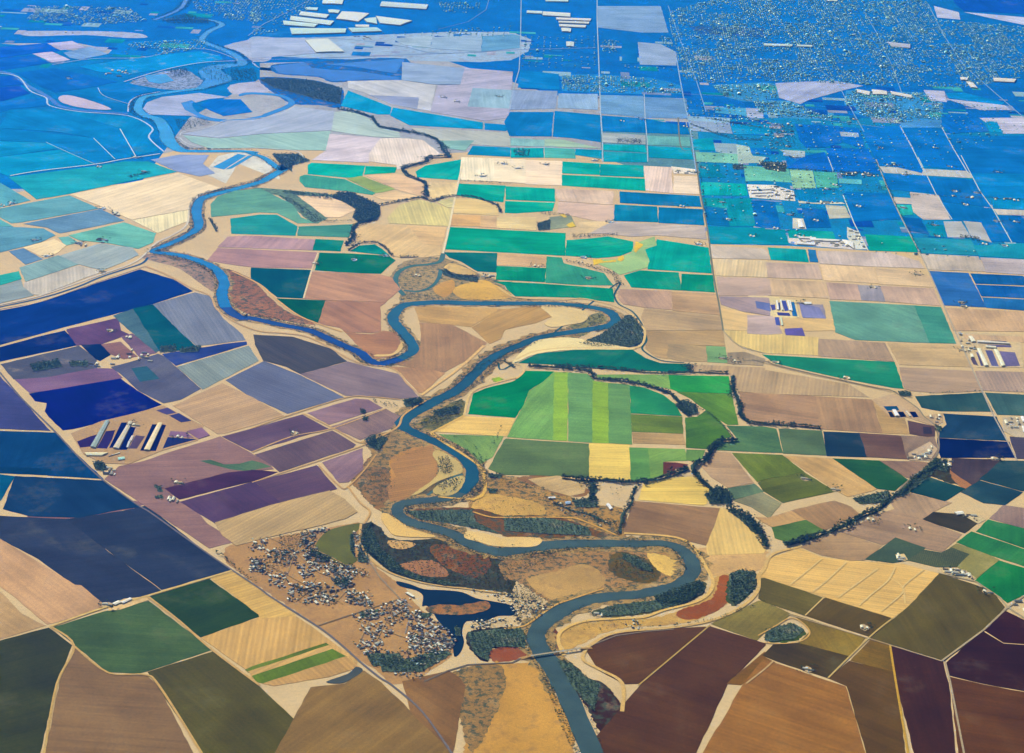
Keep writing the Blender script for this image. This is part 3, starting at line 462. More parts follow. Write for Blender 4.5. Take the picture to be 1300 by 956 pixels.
# patches of ground: name ; shown colour (far ones with haze tint painted in) ; outline ; style (s = scrub, d = dry grass, y = yard, w = water, b = sand)
PATCHES = """
dry_ground;172 180 194;p -60,60 0,55 1350,60 1350,150 885,160 890,200 640,190 560,195 400,185 230,190 0,250 -60,250;d
dry_ground;135 104 114;p 34,656 90,643 168,636 182,641 130,654 80,659;d
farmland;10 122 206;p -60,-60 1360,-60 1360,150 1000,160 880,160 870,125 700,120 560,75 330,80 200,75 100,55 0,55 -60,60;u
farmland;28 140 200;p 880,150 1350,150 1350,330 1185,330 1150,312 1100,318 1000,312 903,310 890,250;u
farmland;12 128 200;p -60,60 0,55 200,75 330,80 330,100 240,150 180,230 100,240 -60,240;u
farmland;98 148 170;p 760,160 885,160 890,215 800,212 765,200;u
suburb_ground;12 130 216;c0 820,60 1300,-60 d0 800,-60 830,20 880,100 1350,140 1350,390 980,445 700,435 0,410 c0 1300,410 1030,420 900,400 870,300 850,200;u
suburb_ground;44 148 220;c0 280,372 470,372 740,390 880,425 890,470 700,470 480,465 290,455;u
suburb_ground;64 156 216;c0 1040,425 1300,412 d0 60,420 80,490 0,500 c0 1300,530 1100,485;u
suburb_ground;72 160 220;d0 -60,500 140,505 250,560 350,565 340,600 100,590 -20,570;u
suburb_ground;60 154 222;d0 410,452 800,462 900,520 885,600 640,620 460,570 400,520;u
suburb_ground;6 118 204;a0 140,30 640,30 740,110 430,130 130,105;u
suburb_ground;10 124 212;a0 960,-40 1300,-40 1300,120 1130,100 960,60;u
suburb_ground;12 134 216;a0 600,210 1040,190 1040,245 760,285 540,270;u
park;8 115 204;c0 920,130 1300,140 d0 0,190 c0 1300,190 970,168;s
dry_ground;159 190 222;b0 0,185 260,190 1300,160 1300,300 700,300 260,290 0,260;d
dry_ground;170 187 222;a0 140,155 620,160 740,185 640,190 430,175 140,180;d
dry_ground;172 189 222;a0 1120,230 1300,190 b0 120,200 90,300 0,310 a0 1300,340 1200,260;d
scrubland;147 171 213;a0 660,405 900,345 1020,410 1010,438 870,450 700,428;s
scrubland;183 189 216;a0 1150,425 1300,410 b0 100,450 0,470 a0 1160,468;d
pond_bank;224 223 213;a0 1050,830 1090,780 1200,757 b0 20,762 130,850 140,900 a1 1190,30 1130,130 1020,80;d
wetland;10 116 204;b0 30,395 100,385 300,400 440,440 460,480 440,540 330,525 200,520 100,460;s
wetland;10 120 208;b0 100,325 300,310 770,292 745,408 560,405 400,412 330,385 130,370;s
scrubland;174 148 140;p 178,326 200,322 245,330 270,350 275,372 255,360 225,340 200,333;s
scrubland;162 117 107;a1 1115,570 1165,565 b1 0,612 90,700 180,770 320,838 100,805 0,790 a1 1150,720;s
scrubland;116 152 142;b1 0,150 200,165 420,190 460,230 330,330 250,290 130,190 0,175;s
scrubland;176 155 125;b1 700,585 760,520 960,500 1150,590 1230,612 1300,690 c1 60,702 150,712 b1 1300,722 820,722 735,725 745,650 690,605;s
dry_ground;223 191 137;b1 968,540 1012,530 1120,580 1060,590 970,560;d
dry_ground;222 180 111;b1 1010,650 1130,615 1190,622 1300,698 1100,712 1020,690;d
dry_ground;207 161 107;b1 905,655 1000,610 1010,660 960,700;d
scrubland;147 143 112;c1 400,800 510,765 520,800 480,850 c2 300,60 240,40 c1 330,840;s
wood_floor;44 85 112;c1 580,800 640,790 690,835 c2 695,30 690,60 640,80 450,82 370,62 480,20;s
scrubland;121 107 90;p 527,585 522,560 525,545 545,548 560,570 590,625 560,636 530,630;s
scrubland;150 113 89;p 452,612 470,580 490,590 500,625 510,636 490,650 470,640;s
scrubland;169 138 102;b2 560,550 640,512 735,512 885,560 935,600 925,745 820,822 700,862 600,867 540,800 495,752 548,692 600,620;s
scrubland;151 118 92;b2 560,690 690,690 720,790 690,860 600,870 540,800 500,755;s
dry_ground;191 143 95;b2 690,700 700,630 860,575 920,640 915,740 820,815 720,850;d
scrubland;125 122 93;b2 800,470 900,410 1050,340 1050,430 930,490 870,500;s
dry_ground;184 145 97;p 596,652 606,612 640,603 700,618 745,640 790,645 796,682 772,684 700,667 640,658;s
dry_ground;213 172 105;r0 0,330 130,250 330,280 560,330 630,430 300,460 150,450 20,420;d
scrubland;122 88 68;c3 0,20 130,15 300,35 450,88 545,122 400,135 200,132 0,122 b3 1240,110 1000,60 830,40 740,0 870,-20 1100,-20;s
dry_ground;147 112 89;r0 380,110 700,100 1000,215 960,275 820,270 740,262 600,190 500,170;d
dry_ground;185 145 104;b3 -120,172 0,148 350,85 480,62 548,62 560,200 600,260 720,350 770,380 800,440 840,480 920,550 1000,620 1010,700 960,750 830,828 700,862 620,788 545,745 330,573 0,350 -130,245;d
wood_floor;67 72 77;b3 548,70 600,55 650,85 690,130 800,142 950,132 1100,180 1300,232 c3 60,250 70,320 40,390 b3 1300,405 1050,378 850,355 700,300 620,235 570,180;s
scrubland;133 88 68;b3 900,165 1130,190 1200,250 1120,330 950,265;s
dry_ground;172 124 97;b3 740,262 900,240 985,315 900,325 800,300;d
sandbar;215 173 119;b3 680,145 780,150 818,165 765,187 700,180;b
scrubland;175 136 98;c3 0,225 300,190 560,178 700,172 800,188 885,235 900,270 840,340 740,385 560,395 450,425 330,470 240,458 60,345 0,335;s
dry_ground;194 158 107;c3 110,340 250,300 400,262 500,318 490,370 350,430 250,448;d
scrubland;104 90 62;c3 560,200 700,228 780,290 760,350 650,350 520,290;s
dry_ground;231 192 113;c3 715,205 850,230 890,275 830,320 760,280;d
scrubland;98 86 56;c3 500,400 620,368 720,382 640,400;s
scrubland;98 95 58;c3 440,500 560,462 740,442 860,422 990,345 1005,400 900,462 780,497 640,520 480,525;s
dry_ground;205 165 102;c3 292,590 420,552 600,540 800,520 960,450 1020,400 1060,325 1150,320 1150,430 1000,525 850,562 560,585 400,655 300,690;d
rust_field;156 90 64;c3 865,500 1040,430 1075,325 1130,322 1148,370 1125,440 1075,490 980,530 900,538;d
wood_floor;64 88 58;c3 1130,310 1180,285 1255,300 1262,370 1160,470 1110,430;s
pond_margin;70 96 30;d3 15,640 50,592 130,552 188,580 212,607 175,642 90,655 30,652;d
wood_floor;43 44 47;b3 1078,600 1300,575 c3 90,578 112,620 108,680 0,680 b3 1180,690 1180,750 1110,710;s
dry_ground;152 87 72;c3 -80,690 100,672 130,720 0,748 -60,745;d
dry_ground;205 156 88;c3 -60,775 0,765 160,760 225,860 350,1210 -200,1210;d
dry_ground;160 127 88;b3 860,860 1100,770 1230,765 c3 0,800 0,900 b3 1100,1210 1000,900;s
scrubland;57 43 39;c3 260,735 330,750 420,830 500,860 600,1000 560,1210 400,960 300,820;s
scrubland;119 70 52;c3 205,600 250,575 275,640 270,690 215,695;s
dry_ground;216 176 123;c3 980,180 1300,195 d3 10,215 c3 1290,290 1160,300 1040,320 1010,230;d
scrubland;65 69 65;d2 850,650 900,640 940,700 1040,770 920,760 800,700;s
dry_ground;170 121 97;d2 930,700 1000,690 1050,750 1010,790 950,750;d
farmyard;188 156 124;f0 0,270 300,150 560,90 900,0 1290,200 1230,340 880,440 560,570 300,560 120,470;y
farmyard;231 228 224;h0 48,203 250,208 400,252 412,328 70,300;y
farmyard;221 214 211;h0 358,592 560,600 740,622 850,640 865,693 420,655 362,640;y
farmyard;212 214 207;h0 392,455 470,460 495,538 392,533;y
farmyard;220 221 209;h0 432,327 750,332 785,348 610,350 440,343;y
farmyard;214 218 212;h0 800,522 890,560 955,690 870,690 800,600;y
farmyard;234 215 166;j0 0,130 250,150 560,200 600,400 450,420 440,520 300,515 240,330 90,300 0,260;y
farmyard;213 191 157;k0 240,200 1000,240 1052,640 480,640 400,540 240,260;y
farmyard;197 170 141;l0 100,170 280,125 450,220 520,300 660,275 660,350 600,380 380,310 240,300;y
farmyard;96 81 98;l0 385,335 600,380 600,460 540,465 400,440;y
farmyard;197 175 152;l0 390,590 560,500 620,560 560,650 400,650;y
farmyard;197 182 160;l0 1130,310 1350,310 1350,470 1230,465 1140,420;y
farmyard;229 202 148;d3 655,215 700,210 720,240 690,250;y
farmyard;216 193 148;d3 880,280 1000,290 1060,330 1040,345 900,305;y
farmyard;214 195 157;d3 960,5 1060,15 1110,40 1070,60 1000,20;y
farmyard;230 195 141;a3 545,470 620,435 730,425 745,440 600,490 540,495;y
farmyard;244 233 220;c1 835,45 960,60 965,85 850,80;y
farmyard;236 237 232;a1 500,395 540,400 540,430 500,425;y
corral;13 37 108;f0 490,166 548,166 440,410 372,412;y
corral;15 39 108;f0 600,172 645,172 545,432 470,432;y
corral;16 42 103;f0 790,184 846,184 750,440 672,440;y
corral;20 42 103;f0 888,186 925,190 825,442 765,442;y
corral;91 80 115;f0 630,290 720,300 640,420 560,420;y
corral;52 52 114;f0 340,250 430,240 400,330 350,420 250,415 300,330;y
corral;54 50 110;f0 60,350 190,300 260,280 190,400 90,410;y
corral;101 106 157;k0 580,430 665,432 745,625 660,620;y
corral;116 113 160;k0 750,440 940,455 1005,620 835,628;y
corral;92 95 134;k0 640,290 840,300 840,335 650,325;y
corral;101 99 147;k0 600,360 890,370 900,395 620,390;y
corral;97 89 123;k0 400,530 450,520 500,620 440,600;y
corral;95 94 136;k0 470,450 495,460 565,620 530,620;y
corral;13 37 91;l0 305,266 350,266 378,306 330,308;y
corral;15 39 99;l0 398,266 445,266 472,308 430,312;y
corral;61 65 95;l0 505,385 570,388 580,440 510,440;y
lagoon;4 42 107;f0 892,418 940,308 1220,328;w
lagoon;73 69 131;f0 830,50 940,22 1020,70 930,90;w
lagoon;48 56 120;f0 955,100 1050,75 1170,150 1070,165;w
lagoon;139 104 138;f0 1120,250 1270,215 1350,290 1240,325;w
lagoon;137 103 140;f0 965,250 1120,258 1190,315 950,300;w
lagoon;15 83 129;l0 195,225 300,222 320,255 225,258;w
lagoon;8 33 90;l0 230,268 258,266 285,306 250,308;w
lagoon;78 84 168;j0 258,255 312,250 322,310 280,318;w
lagoon;71 87 174;j0 390,205 440,205 478,320 430,328;w
lagoon;31 113 178;j0 495,222 540,220 580,390 520,385;w
lagoon;48 74 141;j0 345,230 370,225 382,310 362,318;w
lagoon;65 75 151;j0 335,342 480,350 500,385 350,378;w
lagoon;76 96 178;j0 310,400 360,400 380,500 325,490;w
lagoon;101 95 168;j0 425,535 635,525 670,622 440,610;w
lagoon;126 161 206;h0 380,632 405,635 402,655 372,652;w
lagoon;28 150 218;a0 720,378 830,372 870,405 800,420 745,410;w
pond;100 106 60;b3 315,182 340,130 400,86 540,56 548,72 512,110 495,160 505,210 528,240 480,266 400,250 340,215;w
lake;12 52 86;b3 722,347 790,362 860,387 960,392 1050,402 1120,432 1200,447 1300,470 1310,515 1230,520 1150,550 1072,546 1050,600 1060,650 1042,702 1010,722 1000,640 960,580 920,530 900,490 870,468 850,470 855,420 820,392 740,372;w
flower_patch;232 200 28;c1 445,512 480,508 500,520 560,510 562,522 480,530 450,540;d
flower_patch;236 200 20;c1 572,500 592,490 602,505 585,522 565,515;d
flower_patch;236 200 24;c1 645,450 660,420 695,435 685,450 660,478 648,470;d
flower_patch;228 200 56;c1 278,288 300,283 315,300 300,302;d
flower_patch;228 200 56;c1 310,340 345,322 358,345 330,352;d
green_clearing;116 170 60;s0 255,410 310,370 345,385 330,430 280,450;d
green_clearing;156 192 72;b2 1200,238 1235,232 1258,243 1235,256 1205,253;d
farm_pond;90 100 80;d3 45,632 60,600 110,572 150,580 165,605 130,625 80,640;w
pond;77 89 96;b3 370,850 480,810 520,775 555,795 490,840 440,858;w
treatment_pond;14 146 211;a1 1065,48 1190,-18 1230,-10 1120,60;w
treatment_pond;13 146 211;a1 1128,60 1240,-8 1272,-12 1160,55;w
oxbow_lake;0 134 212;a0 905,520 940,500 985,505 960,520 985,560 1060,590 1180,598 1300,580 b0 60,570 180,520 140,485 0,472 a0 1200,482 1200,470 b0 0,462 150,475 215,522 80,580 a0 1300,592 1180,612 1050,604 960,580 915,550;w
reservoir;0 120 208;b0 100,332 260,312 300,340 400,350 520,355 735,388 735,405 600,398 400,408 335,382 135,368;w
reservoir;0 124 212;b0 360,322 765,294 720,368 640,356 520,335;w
sandbar;233 194 126;b3 645,28 672,8 800,85 920,122 850,128 720,120 682,90;b
sandbar;234 199 136;b3 1062,130 1082,96 1180,115 1290,150 1300,175 1200,170 1130,150;b
sandbar;234 199 136;c3 -5,130 180,132 160,172 60,177 0,172;b
sandbar;204 180 124;s0 745,530 780,490 860,520 970,590 1005,680 900,720 780,770 640,860 560,880 720,770 790,700 800,620;b
sandbar;200 179 124;s0 750,860 780,800 900,740 1010,712 1020,770 950,860 850,890;b
sandbar;224 192 138;b2 615,130 700,125 755,90 765,60 745,60 720,100 690,118 620,120;b
peninsula;168 120 88;b3 870,480 950,465 1050,467 1165,447 1190,480 1120,508 960,515 890,503;s
sandbar;246 225 168;c2 110,85 180,45 330,35 440,55 620,85 640,95 350,96 170,115 80,150 40,160;b
sandbar;227 201 152;c1 180,742 330,748 420,782 400,822 330,837 240,850 200,830 240,800;b
sandbar;199 189 214;a0 292,490 340,477 460,507 558,548 430,543 320,518;b
"""
# centre lines: name ; shown colour ; points ; width in metres (all, or one per point) ; style
RIBBONS = """
river_bank;176 146 105;c3 310,900 240,770 175,690 160,620 185,570 260,510 380,450 520,425 650,415 770,395 870,365 930,320 945,270 920,220 870,180 790,158 650,160 480,158 300,162 150,175 0,200 b3 1200,195 1100,165 1000,110 880,75 800,55 740,25 b2 735,885 770,862 850,850 960,840 1040,810 1090,760 1100,700 1060,640 980,590 890,545 800,505 752,475 770,440 830,400 920,350 1020,300 1100,230 1170,160 1250,110 c2 60,80 160,40 260,18 360,8;190;s
river_bank;180 156 124;c1 440,858 530,840 560,810 520,770 430,748 300,735 150,730 0,730 b1 1100,730 950,725 830,730 760,740 720,770 705,810 730,850 b2 790,50 805,100 740,140 650,165 590,150 540,110 470,80 380,40 290,0 b1 130,835 0,805 a1 1200,800 1130,750 1110,690 1120,620 1080,560 1000,520 900,490 800,472 830,440 920,400 990,350 985,250 1020,200 1150,165 b1 0,140 100,90 170,40;130;s
river;68 96 108;c3 440,1210 310,900 240,770 180,690 160,620 185,570 260,510 380,450 520,425 650,415 770,395 870,365 930,320 945,270 920,220 870,180 790,158 650,160 480,158 300,162 150,175 0,200 b3 1200,195 1100,165 1000,110 880,75 800,55 740,20 b2 725,895 750,868 850,850 960,840 1040,810 1090,760;110,110,115,100,95,100,110,105,95,90,95,90,85,85,85,80,80,85,95,105,115,100,95,90,90,90,85,70,70,75,80,80,85;r
river;31 92 124;b2 1040,810 1090,760 1100,700 1060,640 980,590 890,545 800,505 752,475 765,440 830,400 920,350 1020,300 1100,230 1170,160 1250,110 c2 60,80 160,40 260,18 360,5;85,85,80,80,75,75,80,90,90,90,90,85,80,80,80,75,75,75,75;r
river;35 104 140;c2 300,12 c1 440,858 530,840 560,810 520,770 430,748 300,735 150,730 0,730 b1 1100,730 950,725 830,730 760,740 720,770 705,810 730,850 b2 790,50 805,100 740,140 650,165;75,80,80,75,80,75,75,80,85,90,90,90,80,80,80,85,80,75,75,80,85;r
river;0 79 152;b2 740,140 650,165 590,150 540,110 470,80 380,40 290,0 b1 130,835 0,805 a1 1200,800 1130,750 1110,690;85,80,75,75,75,75,70,70,70,75,80,80;r
river;0 128 192;a1 1130,750 1110,690 1120,620 1080,560 1000,520 900,490 830,480 760,470 830,440 920,400 990,350 985,290 985,250 1020,200 1150,165;80,80,80,80,80,75,70,50,60,65,75,80,80,75,75;r
river;2 144 204;a1 1020,200 1150,165 1280,130 b1 60,115 120,80 165,50 170,10 b0 150,850 60,790 0,770 a0 1240,757;75,75,75,75,80,80,75,70,60,60,60;r
river;3 155 220;a0 1290,765 1200,757 1000,757 900,750 845,710 825,650 790,600 720,575 690,540 715,490 800,470 900,455 1010,440 1090,410;60,70,80,110,130,120,110,90,80,75,70,70,90,160;r
river;5 144 220;a0 1010,440 1090,400 1060,370 1060,345 1130,330 1210,320 1180,280 1120,250 1030,215 1010,195 1050,155 1110,125 1060,103 950,95 820,98;110,260,260,200,160,110,90,80,70,70,70,70,60,60,70;r
river;10 124 212;a0 770,100 850,70 910,35 940,-20 980,-80;60,50,50,50,50;r
slough;0 114 200;a0 -40,355 40,365 90,390 130,425 200,462 260,500 300,530 400,552 500,560 640,570;50;r
slough;45 62 63;b3 600,60 565,110 580,190 640,250 740,320 850,345;22;r
oxbow_lake;68 120 132;b1 760,690 722,640 728,580 790,545 880,535 940,520 955,480;38;r
oxbow_lake;65 116 130;b1 945,560 930,610 890,650 830,670 760,665;30;r
backwater;75 116 128;s0 700,880 830,790 940,715 1010,700;18;r
canal;21 87 135;a1 -40,760 0,748 200,705 380,650 500,600 620,560 710,530 740,500;20;r
canal;36 96 118;c2 -30,160 50,165 c1 550,640 550,690 575,735 640,770 680,820 700,867 c2 712,50 690,90 740,130 800,152 900,160;14;r
road;116 114 126;a2 -40,165 0,210 100,330 200,430 280,510 400,640 500,735 600,810 700,880 a3 760,10 1000,182 1150,285 1300,385 b3 100,430 330,575 440,660 540,750 640,830 700,868 850,1000 1000,1210;11;p
road;123 115 111;b3 860,850 980,795 1080,765 1300,755 c3 80,735 135,726;10;p
road;138 127 119;c3 380,690 470,655 560,620 720,598 850,588;9;p
road;143 124 106;b3 330,570 480,520 740,435;8;p
road;150 142 134;b3 740,435 640,330 600,270 540,200 535,110 550,60;7;p
road;148 139 132;b3 740,435 800,480;8;p
road;125 132 132;c1 870,-200 885,-50 945,-30 965,60 975,140 995,250 1020,380 1045,580 1075,740 1090,830 c2 1095,0;12;p
road;176 168 151;c2 1095,0 1140,50 1190,85 d2 0,112;9;p
road;147 139 127;d2 -100,150 0,152 60,172 240,215 400,250 560,285 640,300 700,340 770,390 800,430 850,470 868,520 872,600 830,660 760,720 700,770 640,840;10;p
road;177 172 166;d1 560,10 620,160 690,310 800,520 900,745 960,880 d2 1000,100 1090,300 1150,430 1215,550 1265,650 ;10;p
road;201 214 220;d1 770,0 860,185 940,310;8;p
road;201 214 221;d1 985,-10 1080,170 1145,260 1240,428;8;p
road;204 218 224;d1 320,0 345,65;7;p
road;217 225 217;d1 395,190 450,330 520,465;8;p
road;204 216 229;d0 680,630 740,740 800,860;8;p
road;204 216 230;d0 890,640 950,750 1020,867;8;p
road;175 198 217;c0 465,-40 465,100 475,360 482,560 492,700 492,810;10;p
road;165 191 216;c0 85,0 82,200 75,350 45,450 30,545;9;p
road;146 181 217;c0 862,290 880,400 905,530 930,640 960,860;11;p
road;180 198 218;c0 700,470 705,590 715,700 718,810;8;p
dirt_road;238 223 193;b1 1055,30 1030,130 1015,200 985,350 955,480;16;p
dirt_road;236 217 178;b1 330,478 300,560 258,705;12;p
dirt_road;221 181 129;b1 -100,570 0,615 60,652 120,710 230,790 330,832 450,872;16;p
dirt_road;211 174 133;a1 720,542 830,585 960,655 1050,692 1085,760 1180,825 1300,870 b2 150,12 280,32 400,92 470,133 560,168 680,182 740,215 775,265 845,325;14;p
dirt_road;219 195 162;a1 0,765 200,722 500,618 700,552 740,540;14;p
dirt_road;223 213 198;a1 -40,752 0,738 200,692 500,588 680,520 780,430 860,390 935,335 950,240 1010,185 1110,155;16;p
dirt_road;232 193 137;b2 845,325 900,285 1000,215 1080,150 1160,75;22;p
dirt_road;229 199 143;b2 1062,425 1080,340 1110,300 1170,275 1300,240 c2 60,240 98,205 90,175 20,160 60,145 150,105 300,87 460,88 640,88 690,68 705,10 c1 685,840 640,790 560,745 400,707 300,712 100,705 30,690 -30,650;16;p
dirt_road;225 186 114;b2 1062,425 930,495 900,515 960,560 1060,622 1145,690 1165,800 1100,850;20;p
dirt_road;209 172 125;b2 -5,490 180,425 470,335 600,332 740,345;12;p
dirt_road;209 172 125;b2 0,608 200,530 400,490 670,390;12;p
dirt_road;210 172 125;b2 255,415 400,485 520,555 540,580 0,760;10;p
dirt_road;208 171 121;b2 540,560 640,530 730,480 760,420 870,350;14;p
dirt_road;208 167 117;b2 330,670 440,780 480,780 560,700 620,620;10;p
dirt_road;210 170 118;b2 480,780 540,860 b3 590,0 560,60;12;p
dirt_road;210 174 120;b3 545,60 540,150 590,235 690,305 850,355 1000,378 1050,382 1180,400 1300,415;14;p
dirt_road;228 189 120;c3 300,720 272,650 290,595 400,548 600,533 700,527 800,492 960,450 1030,400 1042,340 1000,260 960,190 900,142 800,120 600,108;20;p
dirt_road;216 180 120;c3 590,1000 590,858 480,790 400,745 402,700 440,662 560,605 850,578 1050,540 1200,468 1268,395 1275,320 d3 0,290 40,215 180,175;20;p
dirt_road;214 170 104;c3 0,585 90,575 150,540 250,470 330,440 450,400 500,385;12;p
dirt_road;226 183 106;r0 -300,280 0,300 100,240 100,60 40,0;18;p
dirt_road;216 169 100;r0 0,410 150,455 300,460 800,460 960,490 1240,610;14;p
dirt_road;216 185 121;a3 250,575 520,480 740,420 1160,295;16;p
dirt_road;204 169 113;a3 740,425 900,550 1060,690 1300,870;14;p
dirt_road;203 170 111;a3 255,575 370,672 285,860 220,1210;12;p
dirt_road;203 168 111;a3 370,672 540,805 720,815 795,870 1010,1210;12;p
dirt_road;185 156 101;c3 670,870 1030,568;9;p
dirt_road;198 165 122;c3 1210,860 1300,790 d3 45,748;10;p
dirt_road;211 183 129;d3 205,520 300,428;8;p
dirt_road;203 175 116;d3 320,832 530,625 640,535;9;p
dirt_road;186 166 139;d3 125,515 500,627 890,748;8;p
road;179 163 138;d3 890,745 1100,590 1210,485 1300,420;11;p
road;179 164 135;d3 870,305 1060,350 1180,430 1215,475 1330,550;11;p
dirt_road;201 161 80;d3 630,670 660,860 720,1210;11;p
road;176 160 136;d3 905,750 930,850 1000,1210;10;p
dirt_road;212 171 108;d3 -30,620 60,570 130,532 190,555 228,605 190,645 100,660 0,655;9;p
dirt_road;233 202 144;d3 290,235 200,310 130,365;8;p
dirt_road;233 202 145;d3 410,255 320,340 245,400;8;p
dirt_road;233 202 145;d3 570,285 480,350 370,430;8;p
dirt_road;232 201 144;d3 655,280 620,345 530,420 475,470;9;p
dirt_road;231 200 143;d3 625,330 690,375 705,460;8;p
dirt_road;231 200 143;d3 800,290 700,370 690,410 585,500;8;p
dirt_road;184 152 112;n0 0,430 300,560 560,700 800,800 1000,930;6;p
dirt_road;184 152 112;n0 150,180 450,330 700,560 900,640 1060,760;6;p
dirt_road;184 152 112;n0 560,90 480,330 400,560 330,740;6;p
dirt_road;184 152 112;n0 1300,640 1060,520 880,420 690,330;6;p
dirt_road;184 152 112;n0 700,640 600,800 480,900;6;p
dirt_road;184 152 112;n0 1060,760 900,930;6;p
dirt_road;184 152 112;q0 40,420 330,520 560,600 700,560 860,540;6;p
dirt_road;184 152 112;q0 200,300 130,480 60,640;6;p
dirt_road;184 152 112;q0 430,230 350,420 240,640;6;p
dirt_road;144 144 144;q0 610,370 560,560;6;p
dirt_road;184 152 112;q0 620,300 700,440 720,600 700,760;6;p
dirt_road;184 152 112;q0 720,520 880,600 1000,720;6;p
dirt_road;184 152 112;q0 800,420 960,540 1080,660;6;p
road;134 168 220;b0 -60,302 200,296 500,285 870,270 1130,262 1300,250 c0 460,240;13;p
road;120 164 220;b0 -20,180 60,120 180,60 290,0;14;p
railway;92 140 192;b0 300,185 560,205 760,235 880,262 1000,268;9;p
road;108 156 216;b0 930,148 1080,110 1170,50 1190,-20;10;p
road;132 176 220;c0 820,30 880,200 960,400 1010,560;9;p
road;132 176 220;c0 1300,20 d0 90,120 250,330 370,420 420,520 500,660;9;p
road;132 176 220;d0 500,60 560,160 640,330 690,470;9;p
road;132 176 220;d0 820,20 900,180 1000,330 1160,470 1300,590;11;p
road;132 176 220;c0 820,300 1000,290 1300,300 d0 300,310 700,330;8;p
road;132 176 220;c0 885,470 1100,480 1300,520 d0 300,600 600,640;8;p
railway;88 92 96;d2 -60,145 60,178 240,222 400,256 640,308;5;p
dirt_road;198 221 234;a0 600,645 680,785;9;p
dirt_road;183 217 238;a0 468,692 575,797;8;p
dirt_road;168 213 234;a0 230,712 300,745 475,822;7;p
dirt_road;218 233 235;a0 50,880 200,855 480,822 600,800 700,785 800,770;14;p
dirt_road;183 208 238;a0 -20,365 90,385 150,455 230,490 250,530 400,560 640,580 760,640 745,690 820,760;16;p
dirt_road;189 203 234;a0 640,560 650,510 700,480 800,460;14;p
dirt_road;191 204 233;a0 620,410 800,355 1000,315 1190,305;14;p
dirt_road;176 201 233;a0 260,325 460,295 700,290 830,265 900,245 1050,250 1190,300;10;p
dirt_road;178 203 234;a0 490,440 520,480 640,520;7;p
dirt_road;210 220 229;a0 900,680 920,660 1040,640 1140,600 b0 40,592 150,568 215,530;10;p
dirt_road;215 226 226;a0 900,690 940,720 1050,745 b0 20,742 210,755 260,790;10;p
"""
